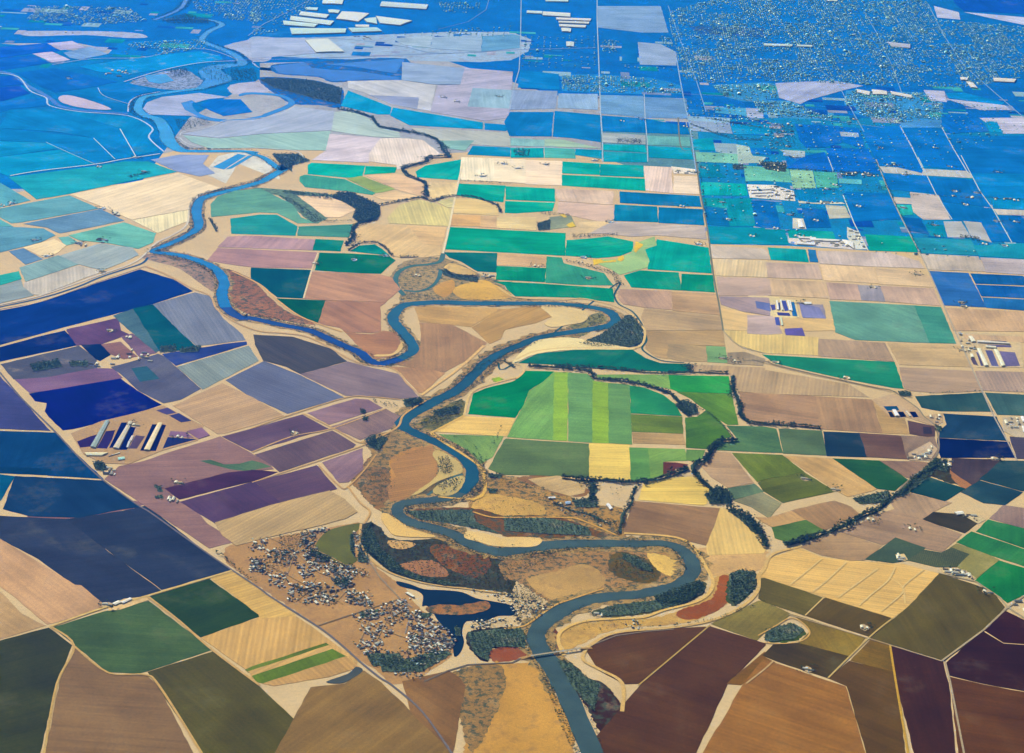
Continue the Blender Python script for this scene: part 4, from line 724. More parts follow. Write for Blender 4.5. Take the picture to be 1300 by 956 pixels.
# roofs: quads on the ground, wall height, roof colour, label
ROOFS = """
barn;f0 335,155 375,155 240,415 190,405;7;159 181 183;long barn with pale bluish roof, leftmost in the feedlot|
barn;f0 562,165 598,165 465,425 410,415;7;219 211 191;long cream-roofed barn between two dark corrals, middle of the feedlot|
barn;f0 845,178 888,180 765,440 710,435;7;248 229 188;longest bright cream-roofed barn beside the dark feedlot lagoon|
shed;f0 560,350 582,350 555,415 538,410;5;212 217 224;small narrow shed with pale roof, left of the pair in the feedlot|
shed;f0 590,300 612,300 590,350 566,345;5;232 220 208;short pinkish-roofed shed between the feedlot barns|
shed;f0 135,465 360,465 300,492 150,490;5;250 246 208;very long low cream roof along the feedlot's near side|
shed;f0 420,482 470,460 478,466 365,498;4;245 238 216;thin slanting pale shed beside the long low cream roof|
shed;f0 455,512 520,505 525,525 460,535;5;181 238 228;turquoise-roofed shed near the feedlot gate|
barn;k0 375,270 420,265 465,330 415,335;7;250 248 228;short broad white barn at the far-left of the right-edge dairy|
barn;k0 480,318 870,345 875,360 490,340;7;240 233 220;long thin white barn running across the right-edge dairy|
barn;k0 580,382 710,390 710,410 590,402;7;249 246 221;short white barn under the long thin one, right-edge dairy|
barn;k0 478,418 520,415 618,622 570,625;7;250 250 227;long white barn slanting down, left of two in right-edge dairy|
barn;k0 682,425 730,430 822,622 778,630;7;250 250 219;long white barn slanting down, right of two in right-edge dairy|
shed;k0 395,480 430,480 445,518 405,520;5;250 250 227;small white shed at the roadside corner of the right-edge dairy|
barn;l0 262,256 292,255 320,303 288,304;6;250 250 250;bright white barn between two dark plots by a blue lagoon|
shed;l0 370,266 385,264 412,305 398,306;5;229 215 192;thin pale shed between two dark corrals|
barn;j0 325,210 345,208 362,318 338,315;6;250 250 249;white barn, leftmost of four between dairy lagoons|
barn;j0 372,200 388,200 412,322 396,324;6;250 251 246;white barn, second from left between dairy lagoons|
barn;j0 452,208 476,208 505,325 484,325;6;250 250 248;white barn, third from left between dairy lagoons|
barn;j0 480,205 498,208 522,330 508,332;6;250 251 244;white barn, rightmost of four between dairy lagoons|
shed;j0 372,400 392,402 410,500 392,500;5;222 238 213;pale green-grey shed right of the lower dairy lagoon|
shed;j0 650,230 740,225 745,250 665,255;5;247 246 237;white shed on the violet-blue wet lot|
barn;h0 435,598 565,605 565,616 435,610;6;250 251 249;long white barn, upper left in the white industrial yard|
barn;h0 520,612 740,622 742,634 525,628;6;250 251 249;longest white barn in the white industrial yard|
barn;h0 760,622 845,640 850,690 780,650;8;250 251 249;big bright white warehouse at the right end of the industrial yard|
barn;h0 420,640 560,650 560,662 425,655;6;248 249 249;pale lilac-roofed barn at the near edge of the industrial yard|
barn;h0 75,240 240,232 240,243 80,252;6;250 250 250;long cream roof, uppermost of three in the white dairy yard|
barn;h0 75,262 240,256 240,267 80,274;6;250 250 249;long cream roof, middle of three in the white dairy yard|
barn;h0 110,282 240,280 242,290 112,292;6;250 250 249;short cream roof, lowest of three in the white dairy yard|
barn;h0 425,470 460,470 480,530 440,530;6;250 251 249;white barn at the small dairy left of a dark blue field|
shed;a3 560,462 590,448 610,455 575,470;5;250 247 228;white shed beside the big green field, left of two|
shed;a3 600,455 650,433 662,440 615,462;5;248 240 221;long pale shed beside the big green field, right of two|
barn;r0 655,288 715,285 720,297 655,300;5;250 250 244;white-roofed barn among riverside farm trees|
barn;r0 800,328 850,325 850,345 805,350;5;169 198 228;light blue-roofed barn among riverside farm trees|
barn;r0 1155,350 1180,340 1215,385 1190,395;5;250 250 250;bright white barn beside the tree-lined lane|
barn;q0 560,120 590,112 665,160 640,165;5;250 250 230;large cream-white shed on the lake's left shore|
barn;l0 1270,312 1300,310 1350,350 1290,350;6;250 250 250;white barn at the right edge beside the straight road|
barn;l0 1280,385 1300,383 1320,430 1295,430;6;250 250 248;small white barn at the right edge below another|
barn;d3 950,5 990,0 1000,12 965,18;5;250 250 240;white barn beside the blackish plot|
barn;b0 265,205 380,198 460,262 320,265;10;236 250 250;huge square pale roof standing alone in the lilac ground|
warehouse;b0 355,-8 460,-6 450,25 352,22;11;232 250 250;white warehouse at the top edge left of the factory group|
warehouse;b0 650,12 880,28 870,50 640,35;11;213 237 245;long pale warehouse, uppermost right of the factory group|
warehouse;b0 245,62 385,78 370,95 235,80;11;232 250 250;white warehouse, upper left of three stacked roofs|
warehouse;b0 195,85 410,110 390,130 190,105;11;224 250 250;broad pale warehouse, middle of three stacked roofs|
warehouse;b0 155,108 330,125 310,140 160,128;11;216 250 250;pale warehouse, lowest of three stacked roofs|
warehouse;b0 190,145 470,148 465,168 200,175;11;208 248 249;longest warehouse along the near side of the factory group|
warehouse;b0 450,62 585,72 530,112 420,98;11;240 250 250;large cream-white warehouse in the middle of the factory group|
warehouse;b0 620,85 800,108 740,130 640,120;11;232 250 250;white warehouse at the right of the factory group|
warehouse;b0 560,100 620,92 625,125 575,115;11;216 251 249;small white warehouse touching the right-hand factory hall|
warehouse;b0 515,128 585,128 585,140 520,138;9;240 250 250;short narrow white warehouse below the cream-white one|
warehouse;b0 480,145 620,142 650,160 500,165;11;189 237 248;pale blue warehouse beside the longest one|
warehouse;b0 270,42 330,42 325,55 275,52;9;212 250 250;small pale warehouse above the stacked roofs|
warehouse;b0 380,52 440,55 430,70 385,66;9;220 250 250;small pale warehouse right of the stacked roofs|
warehouse;c0 115,57 190,60 190,72 112,68;9;220 250 250;short white warehouse left of a long white one|
warehouse;c0 195,62 330,70 330,88 192,80;10;236 250 250;long white warehouse above the group of parallel roofs|
warehouse;c0 260,92 435,98 430,108 262,102;10;248 250 250;uppermost of four parallel white warehouse roofs|
warehouse;c0 272,109 425,114 422,123 274,117;10;240 250 250;second of four parallel white warehouse roofs|
warehouse;c0 275,125 410,131 405,142 278,136;10;240 250 250;third of four parallel white warehouse roofs|
warehouse;c0 285,144 335,147 332,164 290,160;10;236 250 250;short lowest one of the parallel white warehouse roofs|
warehouse;c0 200,-8 320,-6 320,12 210,10;10;212 250 250;white warehouse at the top edge above the parallel roofs|
warehouse;c0 310,212 350,214 348,236 312,234;8;220 240 249;small lone pale warehouse beside the round dark park|
warehouse;d0 460,450 530,462 525,480 465,465;9;250 250 250;bright cream warehouse, leftmost of a row below the suburbs|
warehouse;d0 538,452 612,460 616,478 545,475;9;250 250 250;bright cream warehouse, second in a row below the suburbs|
warehouse;d0 630,460 735,480 738,494 640,476;9;250 250 250;bright cream warehouse, third in a row below the suburbs|
warehouse;d0 980,390 1020,394 1015,405 985,403;9;250 250 250;small cream warehouse among the suburb's right side|
warehouse;d0 1010,412 1045,418 1068,445 1035,440;9;250 250 250;cream warehouse just below a smaller cream one|
warehouse;d0 1145,393 1260,400 1250,415 1150,410;9;250 250 250;long cream warehouse near the far right edge|
warehouse;d0 0,222 140,226 140,235 0,232;9;224 250 250;long white roof strip inside the dense suburbs, left part|
warehouse;d0 165,228 240,230 240,238 165,236;9;224 250 250;white roof strip inside the dense suburbs, right part|
warehouse;d0 310,-6 370,-6 365,10 315,8;9;228 250 250;white roof at the top edge over the suburbs|
warehouse;d0 615,212 730,225 730,243 640,236;7;196 208 238;lilac flat roof in the middle of the suburbs|
"""
# clusters of small buildings: outline ; number ; where (for the label)
CLUSTERS = """
n0 0,440 120,440 130,590 0,570;12;at the town's upper left corner beside the paved road
n0 170,340 500,330 480,480 260,480 180,400;16;in the town's upper rows left of the green lagoon
n0 560,120 860,90 700,190 640,330 540,330;16;between the mauve field and the green lagoon
n0 0,220 150,220 150,340 0,340;7;at the town's top left corner below the tan field
n0 580,380 700,330 900,470 1100,520 1200,600 1000,640 820,600 620,460;42;along the green lagoon's lower shore
n0 170,560 380,590 350,740 180,700;9;in the thinly built left side of the town
n0 500,510 700,520 700,620 540,640;9;around the bare lot in the middle of the upper town
n0 400,720 800,690 950,780 900,930 420,900;30;in the middle block of the upper town
n0 880,640 1100,640 1100,740 940,760;8;around the tall green trees in the upper town
n0 1060,770 1300,820 1300,950 1060,920;16;left of the bare lot by the cross street
n0 1125,150 1190,170 1200,330 1150,330;6;on the strip between green lagoon and levee road
q0 0,350 300,290 280,400 60,420;10;just below the cross street
q0 330,240 600,190 560,370 400,480 350,380;16;between the cross street and the short dark lane
q0 60,480 340,440 400,560 200,620;12;in the lower town's left rows
q0 30,660 260,620 340,760 120,780;12;by the dirt road at the town's lower left
q0 600,350 720,320 730,500 600,560;12;along the short dark lane in the lower town
q0 720,440 830,400 1000,520 1090,640 1060,720 900,780 760,760 600,720 600,600 700,560;60;in the dense lower right quarter beside the lake
q0 560,760 780,790 900,880 640,900;10;at the town's lower edge above the bottom tree belt
b3 730,812 835,805 830,828 745,830;6;in the short row below the town
m0 0,215 60,215 240,250 330,270 430,300 380,340 280,385 235,380 225,300 100,250;26;on the lake's right shore near the river
m0 0,395 180,370 200,400 0,425;12;in the row along the lake's near shore
r0 640,310 860,350 1000,400 1240,490 1200,560 1000,470 700,380;12;among scrub between the creek trees and the river
m0 840,385 910,390 910,425 850,420;4;inside the river bend right of the bridge
"""
SHEDS = """
h0 60,210 240,215 400,260 400,320 250,300 80,290;26;in the white dairy yard
h0 420,590 700,610 850,640 855,690 440,650;16;in the white industrial yard
h0 800,530 880,560 940,680 880,680;9;right of the white industrial yard
h0 440,330 740,335 740,346 450,345;7;along the lane of the blue fields
e0 540,680 760,690 760,750 640,760 550,740;22;in the small dark village
e0 560,380 820,400 830,540 640,560;12;scattered above the small dark village
h0 740,118 880,118 880,140 740,140;9;in the row of farmhouses below the navy fields
h0 890,120 1060,140 1050,155 900,135;7;at the pale roadside strip
i0 730,420 900,435 1000,450 900,445 740,430;6;in the pale roadside row amid dark blue fields
i0 1020,440 1280,455 1270,468 1020,455;7;in the row at the right edge amid blue fields
k0 250,230 460,260 480,470 400,520 280,380;9;at the right-edge dairy's entrance
l0 540,300 640,290 640,360 560,350;6;beside the curving railway road
l0 400,590 520,600 590,520 610,580 540,640 400,640;14;in the scattered farm lots by the curving road
l0 1150,315 1260,320 1280,420 1160,400;9;beside the straight road at the right edge
l0 640,650 760,650 720,700 650,680;4;on the scrubby corner by the plum plot
c1 840,50 955,65 960,82 850,75;8;in the white farmyard by the long straight road
a1 480,400 545,405 540,430 495,425;3;at the small farm in the light green field
a1 560,270 610,275 600,295 570,290;3;at the corner of the large peach-tan field
a1 385,425 440,430 430,445 390,440;4;by the farm lane above the olive-grey field
a1 0,225 60,230 50,245 0,245;4;at the far left farm between blue-green fields
a2 620,30 680,20 780,130 760,160 660,180 620,80;12;in the grey farm lot
a2 520,140 600,120 610,150 560,180;5;beside the brown paddock
a2 380,160 520,165 510,180 390,180;5;behind the dark farm trees at left
f0 350,600 470,610 440,690 330,660;6;below the feedlot by the paved road
f0 880,880 1050,880 1040,940 900,940;5;at the corner of the dark violet strip
d3 880,282 1000,290 1050,330 1000,325 900,300;12;along the curving road beside the emerald fields
d3 660,215 705,215 700,245 665,240;4;in the clearing between the two orchards
d3 960,5 1070,20 1070,45 1000,25;6;beside the blackish plot
d3 1250,460 1300,430 1350,440 1350,530 1280,510;6;at the road junction by the right edge
c0 640,700 700,695 700,720 640,720;4;by the strip under the navy fields
b1 1160,575 1215,580 1210,600 1150,590;4;by the winding tree row above the river loop
a0 470,355 640,350 640,395 520,380;9;at the levee corner beside the bright pasture
a0 320,155 370,155 370,168 320,165;2;on the far lilac ground
b0 510,180 600,185 590,205 520,200;6;near the longest factory warehouse
"""
# woods and rows: T;outline;spacing m;size m;name  /  L;line;width;spacing;size
TREES = """
T;b3 548,75 600,60 640,95 680,140 800,150 950,140 1100,190 1240,240 1300,260 c3 40,300 30,390 b3 1050,365 850,345 700,290 620,225 570,170;24;9;on the slough island below the long sandbars
T;b3 560,90 600,80 640,180 760,290 860,330 1040,360 1000,372 840,345 700,295 620,230 570,170;11;10;in the dark belt along the slough
T;b3 1080,605 1300,580 c3 85,582 110,625 105,678 0,675 b3 1200,680 1180,745 1110,710;12;9;in the dark wood left of the bridge
T;c3 1130,312 1180,290 1255,300 1258,370 1160,465 1120,430;12;11;in the green wood beside the rust-red field
T;c3 450,500 560,465 740,445 860,425 990,348 1003,398 900,458 780,490 640,515 490,522;14;8;on the brushy bank inside the river bend
T;c3 880,410 990,345 1003,398 900,458 800,480;10;9;in the green bank wood on the bend's right side
T;c3 580,200 700,230 770,290 740,340 650,345 540,290;17;7;in the dark brush of the river peninsula
T;c3 40,240 150,215 300,205 330,230 200,260 80,300 0,300;24;8;scattered on the peninsula's upper bank
T;c3 0,20 250,35 420,80 440,120 200,110 0,95;14;8;in the brush strip above the river's straight reach
T;b3 760,-5 1100,-10 1120,50 1240,110 1000,60 830,35;14;8;in the brush on the river's upper bank by the sandbars
T;c3 -60,380 60,400 230,440 200,460 40,430 -40,420;15;7;on the lake's far shore
T;c3 265,740 330,755 420,835 480,862 450,1000 330,860;12;8;on the steep bank below the bridge
T;c3 0,345 60,345 200,420 150,440 0,390;16;7;on the peninsula's lower left edge
T;b3 640,750 700,720 760,740 950,690 1000,710 850,800 650,800;13;9;in the bottom tree belt of the town
T;c2 380,65 480,25 c1 600,800 640,792 688,835 c2 692,30 688,58 640,78 450,80;14;10;in the wood inside the long river loop
T;c1 420,800 480,785 500,810 470,850 420,840;18;8;in the scrub at the river loop's tip
T;b1 430,175 500,175 640,240 640,290 620,315 540,330 500,300 520,260 450,220 400,200;13;13;in the thick creek wood
T;b1 150,165 420,190 400,215 160,180;15;11;along the creek above the tan oval field
T;b1 130,190 210,215 320,290 380,320 300,325 220,250;17;10;in the old channel wood beside the long olive-green field
T;b1 940,560 1000,580 1130,600 1130,625 1030,610 960,590;14;9;right of the small oxbow
T;b1 760,680 860,680 950,705 740,712;18;7;below the small oxbow
T;b0 40,400 120,392 300,405 450,442 440,520 300,490 110,440;14;12;in the dark far wood by the reservoir
T;b0 100,770 230,770 290,805 b1 200,40 b0 200,860 120,800;14;11;at the sharp river bend by the cream land
T;a0 1000,340 1130,330 1160,420 1050,400;30;10;on the far wooded river island
T;a0 1150,350 1270,345 1290,410 1160,405;20;11;at the settlement inside the far river bend
T;a0 830,350 930,340 960,370 880,385;18;10;by the far sand pit
T;a0 870,600 1030,590 1050,620 900,660;20;9;on the marshy bank of the upper river
T;a0 800,105 930,70 1040,100 1050,120 860,120;18;12;in the dark far wood inside the upper river bend
T;b2 570,560 640,525 680,540 640,600 590,585;12;11;round the small green clearing
T;b2 530,740 640,690 720,760 690,850 600,860;22;6;in the dark scrub of the round river meadow
T;b2 660,600 860,560 900,590 700,660;40;6;dotted over the round river meadow
T;s0 790,560 880,545 930,640 900,700 820,690;11;8;on the sandy point inside the river bend
T;s0 780,790 900,740 980,730 960,780 830,840;12;8;on the sandbar islet
T;b2 830,470 900,420 1050,345 1050,400 930,470;15;10;on the bank opposite the river's narrow neck
T;b2 750,345 830,340 860,350 830,375 770,385;13;12;at the meeting of levee roads above the river
T;b2 600,345 730,370 730,395 620,365;18;9;along the path right of the mauve plots
T;b2 1000,280 1180,170 1150,165 960,300;22;7;on the river's upper left bank
T;r0 130,80 270,80 240,120 140,110;12;11;at the levee junction by the wide grey-green field
T;r0 250,150 480,160 620,200 740,260 640,230 460,200 300,200;18;8;in the upper brush of the riverside farm
T;r0 480,240 700,290 720,420 560,300;20;7;in the middle brush of the riverside farm
T;r0 860,310 1080,280 1090,370 900,370;13;11;in the green farm grove by the creek trees
T;r0 1000,420 1290,500 1260,570 1050,490;15;8;along the river's scrubby upper bank
T;r0 1180,190 1290,200 1290,330 1200,290;30;7;in the dry lot by the tree-lined lane
T;r0 120,210 220,210 200,250 150,250;13;10;beside the levee road by the yellow ground
T;r0 20,300 560,290 600,440 100,430;34;6;dotted over the yellow riverside ground
T;n0 0,430 300,340 480,380 480,470 120,600 0,580;17;9;among the upper town's left houses
T;n0 300,180 850,90 700,200 640,380 300,380;18;9;among the houses above the green lagoon
T;n0 590,380 900,470 1100,500 1280,560 1290,620 1000,640 620,470;16;9;among the houses on the lagoon's lower shore
T;n0 660,330 870,430 830,470 640,380;9;11;on the green lagoon's left shore
T;n0 1075,180 1120,140 1130,420 1080,330;9;9;on the green lagoon's right shore
T;n0 1190,180 1240,200 1290,480 1160,460;11;10;between the green lagoon and the slough
T;n0 430,720 930,760 920,930 500,860;18;9;in the middle block of the upper town
T;n0 890,640 1100,650 1040,760 920,720;12;11;round the green yard in the upper town
T;n0 1060,780 1300,820 1300,950 1080,920;18;8;left of the bare lot by the cross street
T;q0 40,340 260,290 260,370 80,390;12;9;just below the cross street
T;q0 330,250 560,250 560,380 360,520;20;8;between cross street and dark lane
T;q0 60,480 400,560 300,600 100,560;20;8;among the lower town's left rows
T;q0 120,780 500,780 600,900 200,920;14;10;at the dirt road's bottom tree belt
T;q0 600,560 800,600 1050,740 950,850 700,830 600,720;20;8;among the dense lower right quarter
T;q0 750,330 860,340 800,390 720,400;12;9;on the lake's left shore
T;q0 1100,490 1170,500 1170,590 1120,590;9;9;on the yellow shore of the lake's narrow arm
T;m0 210,240 400,280 380,330 240,390;17;9;among the lakeside houses near the river
T;m0 0,395 200,370 200,395 0,420;22;8;in the row along the lake's near shore
T;m0 500,440 900,380 1050,395 700,440;30;6;along the road right of the bridge
T;m0 620,380 860,370 880,400 560,430;34;6;dotted inside the bend right of the bridge
T;a2 150,170 290,145 310,180 170,205;11;12;in the left farm grove beside the pale yard
T;a2 345,155 440,150 440,178 350,178;13;11;in the middle farm grove of the grey-olive pasture
T;a2 800,80 880,75 880,105 800,108;12;11;at the tip of the dark teal strip
T;a2 900,90 1010,75 990,105 900,112;12;11;at the lower end of the dark teal strip
T;f0 215,560 300,545 350,600 320,640 240,620;10;12;in the grove below the feedlot
T;f0 800,770 880,790 890,840 850,840;12;10;in the pair of groves by the dark violet strip
T;f0 810,880 890,870 900,905 820,905;12;9;in the lower grove by the dark violet strip
T;c2 855,375 900,345 960,370 970,410 920,430 890,410;12;13;in the creek's wide dark grove
T;c2 1000,820 1070,775 1140,810 1140,867 1030,867;11;13;in the widest grove of the tree-lined creek
T;c3 1110,-10 1200,10 1280,80 1300,130 1240,100 1180,40;12;12;on the creek beside the golden stubble field
T;d3 90,150 200,125 210,150 120,170;12;11;at the junction of creek and levee
T;d3 10,590 70,570 150,560 200,590 150,635 40,650 0,640;12;8;in the oval pond thicket
T;d2 640,830 760,750 800,690 850,650 880,660 840,720 700,830;14;11;along the curved tree-lined road
T;l0 590,640 700,640 700,740 600,720 540,690;13;11;in the dark grove beside the plum plot
T;d2 440,840 620,800 640,860 480,867;14;11;at the yard where tree rows meet
T;l0 310,105 410,110 410,145 320,140;12;12;where the railway meets the tree line
T;l0 600,370 650,380 650,420 600,415;12;10;beside the dark blue blotched field
T;c1 160,270 240,275 340,290 200,292;18;9;on the wet patch's upper edge
T;c1 165,330 230,310 230,360 170,365;13;10;at the wet patch's left end
T;c1 290,515 360,520 560,575 600,640 560,640 540,590 420,550;15;9;in the winding row under the green field
T;c1 340,385 570,380 570,392 340,405;15;8;in the row above the emerald field
T;c0 50,745 130,750 120,785 50,780;16;11;on the teal plot with farm trees
T;c0 560,690 690,700 690,722 560,715;18;10;by the strip under the navy fields
T;e0 550,680 760,690 750,760 600,740;14;10;in the small dark village
T;e0 640,390 820,420 830,560 640,560;26;10;above the small dark village
T;e0 355,705 430,705 440,740 360,740;14;11;by the pale yard near the long straight road
T;h0 730,110 880,115 880,145 740,150;18;9;in the row of farmhouses below the navy fields
T;i0 800,735 940,750 960,790 880,770 800,760;15;10;between the pinkish plots and streaky teal field
T;h0 1030,200 1100,210 1090,250 1030,240;22;9;beside the second straight road
L;c2 120,175 300,187 430,203 455,240 560,247 700,272 830,315 880,360;34;12;12;in the dark creek row above the green strips
L;c2 250,175 430,185 600,198 760,212 920,208 1120,215;26;13;11;in the row below the long dark teal field
L;c2 915,170 930,200;40;11;11;at the corner of the long dark teal field
L;c2 960,380 1030,415 1090,470 1150,545;12;14;8;along the thin creek to the grey-green field
L;c2 1138,228 1150,300 1172,360 1178,420 1225,460 1300,467 d2 60,470 180,480 280,490;30;11;12;in the long dark tree row around the brown field
L;c2 1165,545 1085,550 1045,595 1010,645 950,665 945,700 990,750 1040,790;34;11;13;along the winding tree-lined creek
L;c2 920,690 860,722 740,750 600,757 500,748 400,752 290,738;30;11;12;in the row between green fields and riverside farm
L;c2 440,760 450,800 430,850;50;12;11;at the riverside farm's right grove
L;c2 660,775 645,820 635,867 c3 590,20 580,110;22;12;10;along the lane left of the mauve-brown field
L;d3 100,165 190,150 330,100 440,48 560,0;34;11;13;in the diagonal tree line
L;b1 640,240 700,228 760,215 850,200 900,220 980,195 1100,195 1160,212 1225,240 1240,275;22;13;11;along the creek's right branch
L;b1 880,195 862,130 780,95 755,60 800,40 870,22 880,0 b0 900,790 990,785 960,760 930,700 870,675 760,655 640,635 600,590 500,560 430,545;36;12;12;along the winding upper creek
L;b1 620,300 560,320 520,340 500,400 470,440;36;12;12;along the creek mouth
L;b1 480,465 540,430 620,425 660,450 700,492;20;13;10;in the curved row over the arch-shaped field
L;b1 740,500 830,498;20;14;10;above the small oxbow
L;b1 1040,115 1160,125 1300,132;14;14;9;in the thin row under the pale cream fields
L;b1 960,560 1000,590 1130,600;24;13;10;on the bank of the small oxbow
L;b1 370,322 450,318 500,318;16;14;9;along the ditch under the tan oval field
L;d2 730,310 800,318 900,312 1030,306 1160,302 1300,312;8;34;9;dotted along the lane above dark teal fields
L;d2 640,310 660,310;10;12;9;by the tan strip end
L;a3 1060,185 1150,255 1200,300 1280,350;10;14;9;in the row between road and town
L;d3 -20,440 40,470 120,502;6;14;6;in the thin row on the olive field's edge
L;d3 480,245 540,252 620,255;8;20;8;under the grey-green orchard
L;c3 150,130 60,120;8;18;7;by the right sandbar
L;c2 75,165 0,160 b2 1180,150 1100,215;14;18;7;on the bank at the emerald field's tip
L;c2 0,150 50,185;20;14;9;beside the emerald field's tip
L;a1 650,100 740,75;24;15;11;in the long teal field's little grove
L;a1 1050,310 1080,370;24;16;11;on the bank right of the sharp river bend
L;c1 560,640 545,700;10;20;8;along the canal bend
L;c3 1110,-15 1180,5 1250,65 1300,125 d3 15,175;32;11;12;on the creek beside the golden stubble field
L;d2 860,645 830,690 760,740 700,790 640,840 d3 600,-30 560,0;30;11;11;along the curved tree-lined road
L;c3 1260,470 1200,480 1060,540 900,560 700,580;12;16;7;between the rust-red field and the levee road
L;c3 900,145 960,190 1000,240;14;14;8;on the outer bank of the river bend
L;c2 -10,470 b2 1160,660 1100,560 1000,530;10;22;7;along the levee track by the pale yellow stubble
L;r0 700,330 860,400 1000,430 1200,520;30;16;8;in the scrub of the riverside farm
L;d1 120,60 300,70 460,75 590,95;14;14;10;along the farm lane amid blue fields
L;d1 150,155 300,160 500,170 620,180;10;16;9;along the white lane under pale green fields
L;d1 640,190 800,190 1000,200 1290,210;10;20;9;along the roadside row amid blue fields
L;c1 975,45 1000,210 1020,340;10;26;9;along the long straight road
L;d1 560,20 690,300 780,480;10;24;9;along the second straight road
L;c0 930,620 1130,690 1290,700;20;16;9;among the small farm lots
L;c0 1000,590 1290,640;20;14;9;among the small farm lots
T;s0 120,145 165,140 165,170 120,170;9;11;lone in the mauve plot above the thin track
T;s0 140,200 185,200 180,235 140,232;9;11;lone in the mauve plot below the thin track
T;s0 500,60 640,40 660,90 560,100;11;12;at the meeting of levee roads above the river
T;s0 740,150 960,110 960,170 800,190;12;10;on the bank opposite the river's narrow neck
T;s0 150,400 250,350 260,470 170,430;11;11;round the small green clearing
T;m0 820,10 900,30 980,80 1000,120 900,90 830,40;13;9;on the peninsula's upper slope
T;m0 1000,250 1250,160 1280,200 1180,280 1020,290;9;10;in the green bank wood on the bend's right side
L;b3 600,55 560,100 570,180 640,250;14;12;9;on the slough's left bank
"""
HOUSES_FAR = """
c0 880,560 1300,560 d0 900,560 1350,620 c1 1300,400 d1 700,500 1350,500 c1 1000,300;95
c0 80,180 460,180 460,350 80,340;80
b0 600,170 1300,130 1300,185 900,185;70
c0 840,50 1300,-60 d0 780,-60 820,20 870,100 1350,140 1350,385 980,440 700,432 0,405 c0 1300,405 1030,418 905,398 870,300 850,200 820,120;30
c0 285,378 470,376 740,394 875,428 885,465 700,466 480,461 292,452;30
c0 1045,430 1300,418 d0 50,425 70,488 0,498 c0 1300,525 1100,482;26
d0 -60,502 140,508 250,562 350,567 340,598 100,588 -20,568;26
d0 412,455 800,465 895,520 880,598 640,618 462,568 402,520;27
a0 145,32 640,32 735,108 430,128 135,102;32
a0 965,-40 1300,-40 1300,115 1130,98 965,58;32
a0 640,215 1035,195 1035,240 770,280 600,268;34
c0 480,200 580,205 560,270 480,260;40
c0 590,325 760,335 850,350 750,355 600,340;40
c0 780,180 860,200 860,270 780,210;36
c0 880,490 905,530 920,590 1040,590 1060,640 1300,610 1200,540 1000,500;60
d0 0,600 150,620 160,700 210,760 0,740;70
d0 930,510 1200,540 1300,560 1100,560;50
b0 880,180 1140,160 1140,140 900,150;45
b0 0,0 350,0 120,160 0,180;38
b0 930,10 1150,10 1130,70 960,60;38
"""
FARMS = """p 917,257 925,279 1003,273 893,213 943,213 955,300 985,290 1012,300 1036,280 1090,262 1118,188 1147,264 1187,286 1190,300 1212,243 1226,260 1240,245 1206,212 1268,219 1265,281 1290,282 1250,310 1276,312 1164,349 1221,384 1224,389 1108,365 1016,385 1222,445 1100,220 1060,235 1128,210 1103,142 1187,188 880,219 912,140 1050,240 1148,222 693,209 866,262 888,310 775,282 741,327 747,353 681,338 657,214 612,224 579,129 635,123 562,124 790,154 870,161 815,152 755,204 660,193 640,208 1085,152 1009,200 1000,186 1092,185 1137,210 1075,480 985,460 935,459 917,455 1263,583 1195,590 1060,622 1022,608 1158,672 1105,660 1025,850 1097,797 1205,727 1253,752 760,780 140,420 172,540 228,555 226,613 374,550 136,768 130,265 146,270 133,305 100,309 60,325 45,305 15,258 183,218 172,200 126,212 130,345 88,100 160,93 530,350 615,352 490,325 400,335 450,330"""
import numpy as np
rng = np.random.default_rng(11)
TILE = dict(a=(0, 0, 330 / 1300), b=(320, 0, 330 / 1300), c=(640, 0, 330 / 1300), d=(970, 0, 330 / 1300),
            e=(870, 90, 220 / 1300), f=(90, 515, 170 / 1300), h=(940, 200, 220 / 1300), i=(1090, 180, 210 / 1300),
            j=(950, 360, 140 / 1300), k=(1190, 400, 110 / 1052), l=(1090, 480, 210 / 1300), m=(600, 700, 300 / 1300),
            n=(320, 660, 150 / 1300), q=(450, 740, 150 / 1300), r=(600, 590, 190 / 1297), s=(440, 500, 180 / 1229), p=(0, 0, 1))
ROW = (0, 200, 420, 650)
def pix(s):                                        # "a3 10,20 ..." to photo pixels
    out, t = [], None
    for w in s.split():
        if w[0].isalpha():
            ox, oy, k = TILE[w[0]]
            if w[0] in 'abcd': oy = ROW[int(w[1])]
            t = (ox, oy, k)
        else:
            x, y = w.split(',')
            out.append((t[0] + float(x) * t[2], t[1] + float(y) * t[2]))
    return out
def land(s): return [P(*q) for q in pix(s)]
def lin(c):
    c /= 255
    return c / 12.92 if c <= .04045 else ((c + .055) / 1.055) ** 2.4
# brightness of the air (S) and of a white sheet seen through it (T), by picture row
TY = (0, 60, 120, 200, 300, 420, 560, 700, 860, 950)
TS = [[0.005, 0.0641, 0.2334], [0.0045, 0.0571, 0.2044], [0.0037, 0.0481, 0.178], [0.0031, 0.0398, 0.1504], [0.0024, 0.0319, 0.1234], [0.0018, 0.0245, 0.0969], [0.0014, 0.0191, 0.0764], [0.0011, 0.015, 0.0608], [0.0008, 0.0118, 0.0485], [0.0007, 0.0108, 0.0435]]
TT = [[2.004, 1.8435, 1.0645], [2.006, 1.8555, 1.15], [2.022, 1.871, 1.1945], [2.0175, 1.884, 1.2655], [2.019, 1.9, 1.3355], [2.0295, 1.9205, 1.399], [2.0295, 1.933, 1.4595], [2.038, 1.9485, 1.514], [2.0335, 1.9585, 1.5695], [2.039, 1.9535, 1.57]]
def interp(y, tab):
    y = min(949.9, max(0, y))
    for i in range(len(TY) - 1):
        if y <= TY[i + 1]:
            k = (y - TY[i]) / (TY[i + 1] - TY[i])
            return [tab[i][c] * (1 - k) + tab[i + 1][c] * k for c in range(3)]
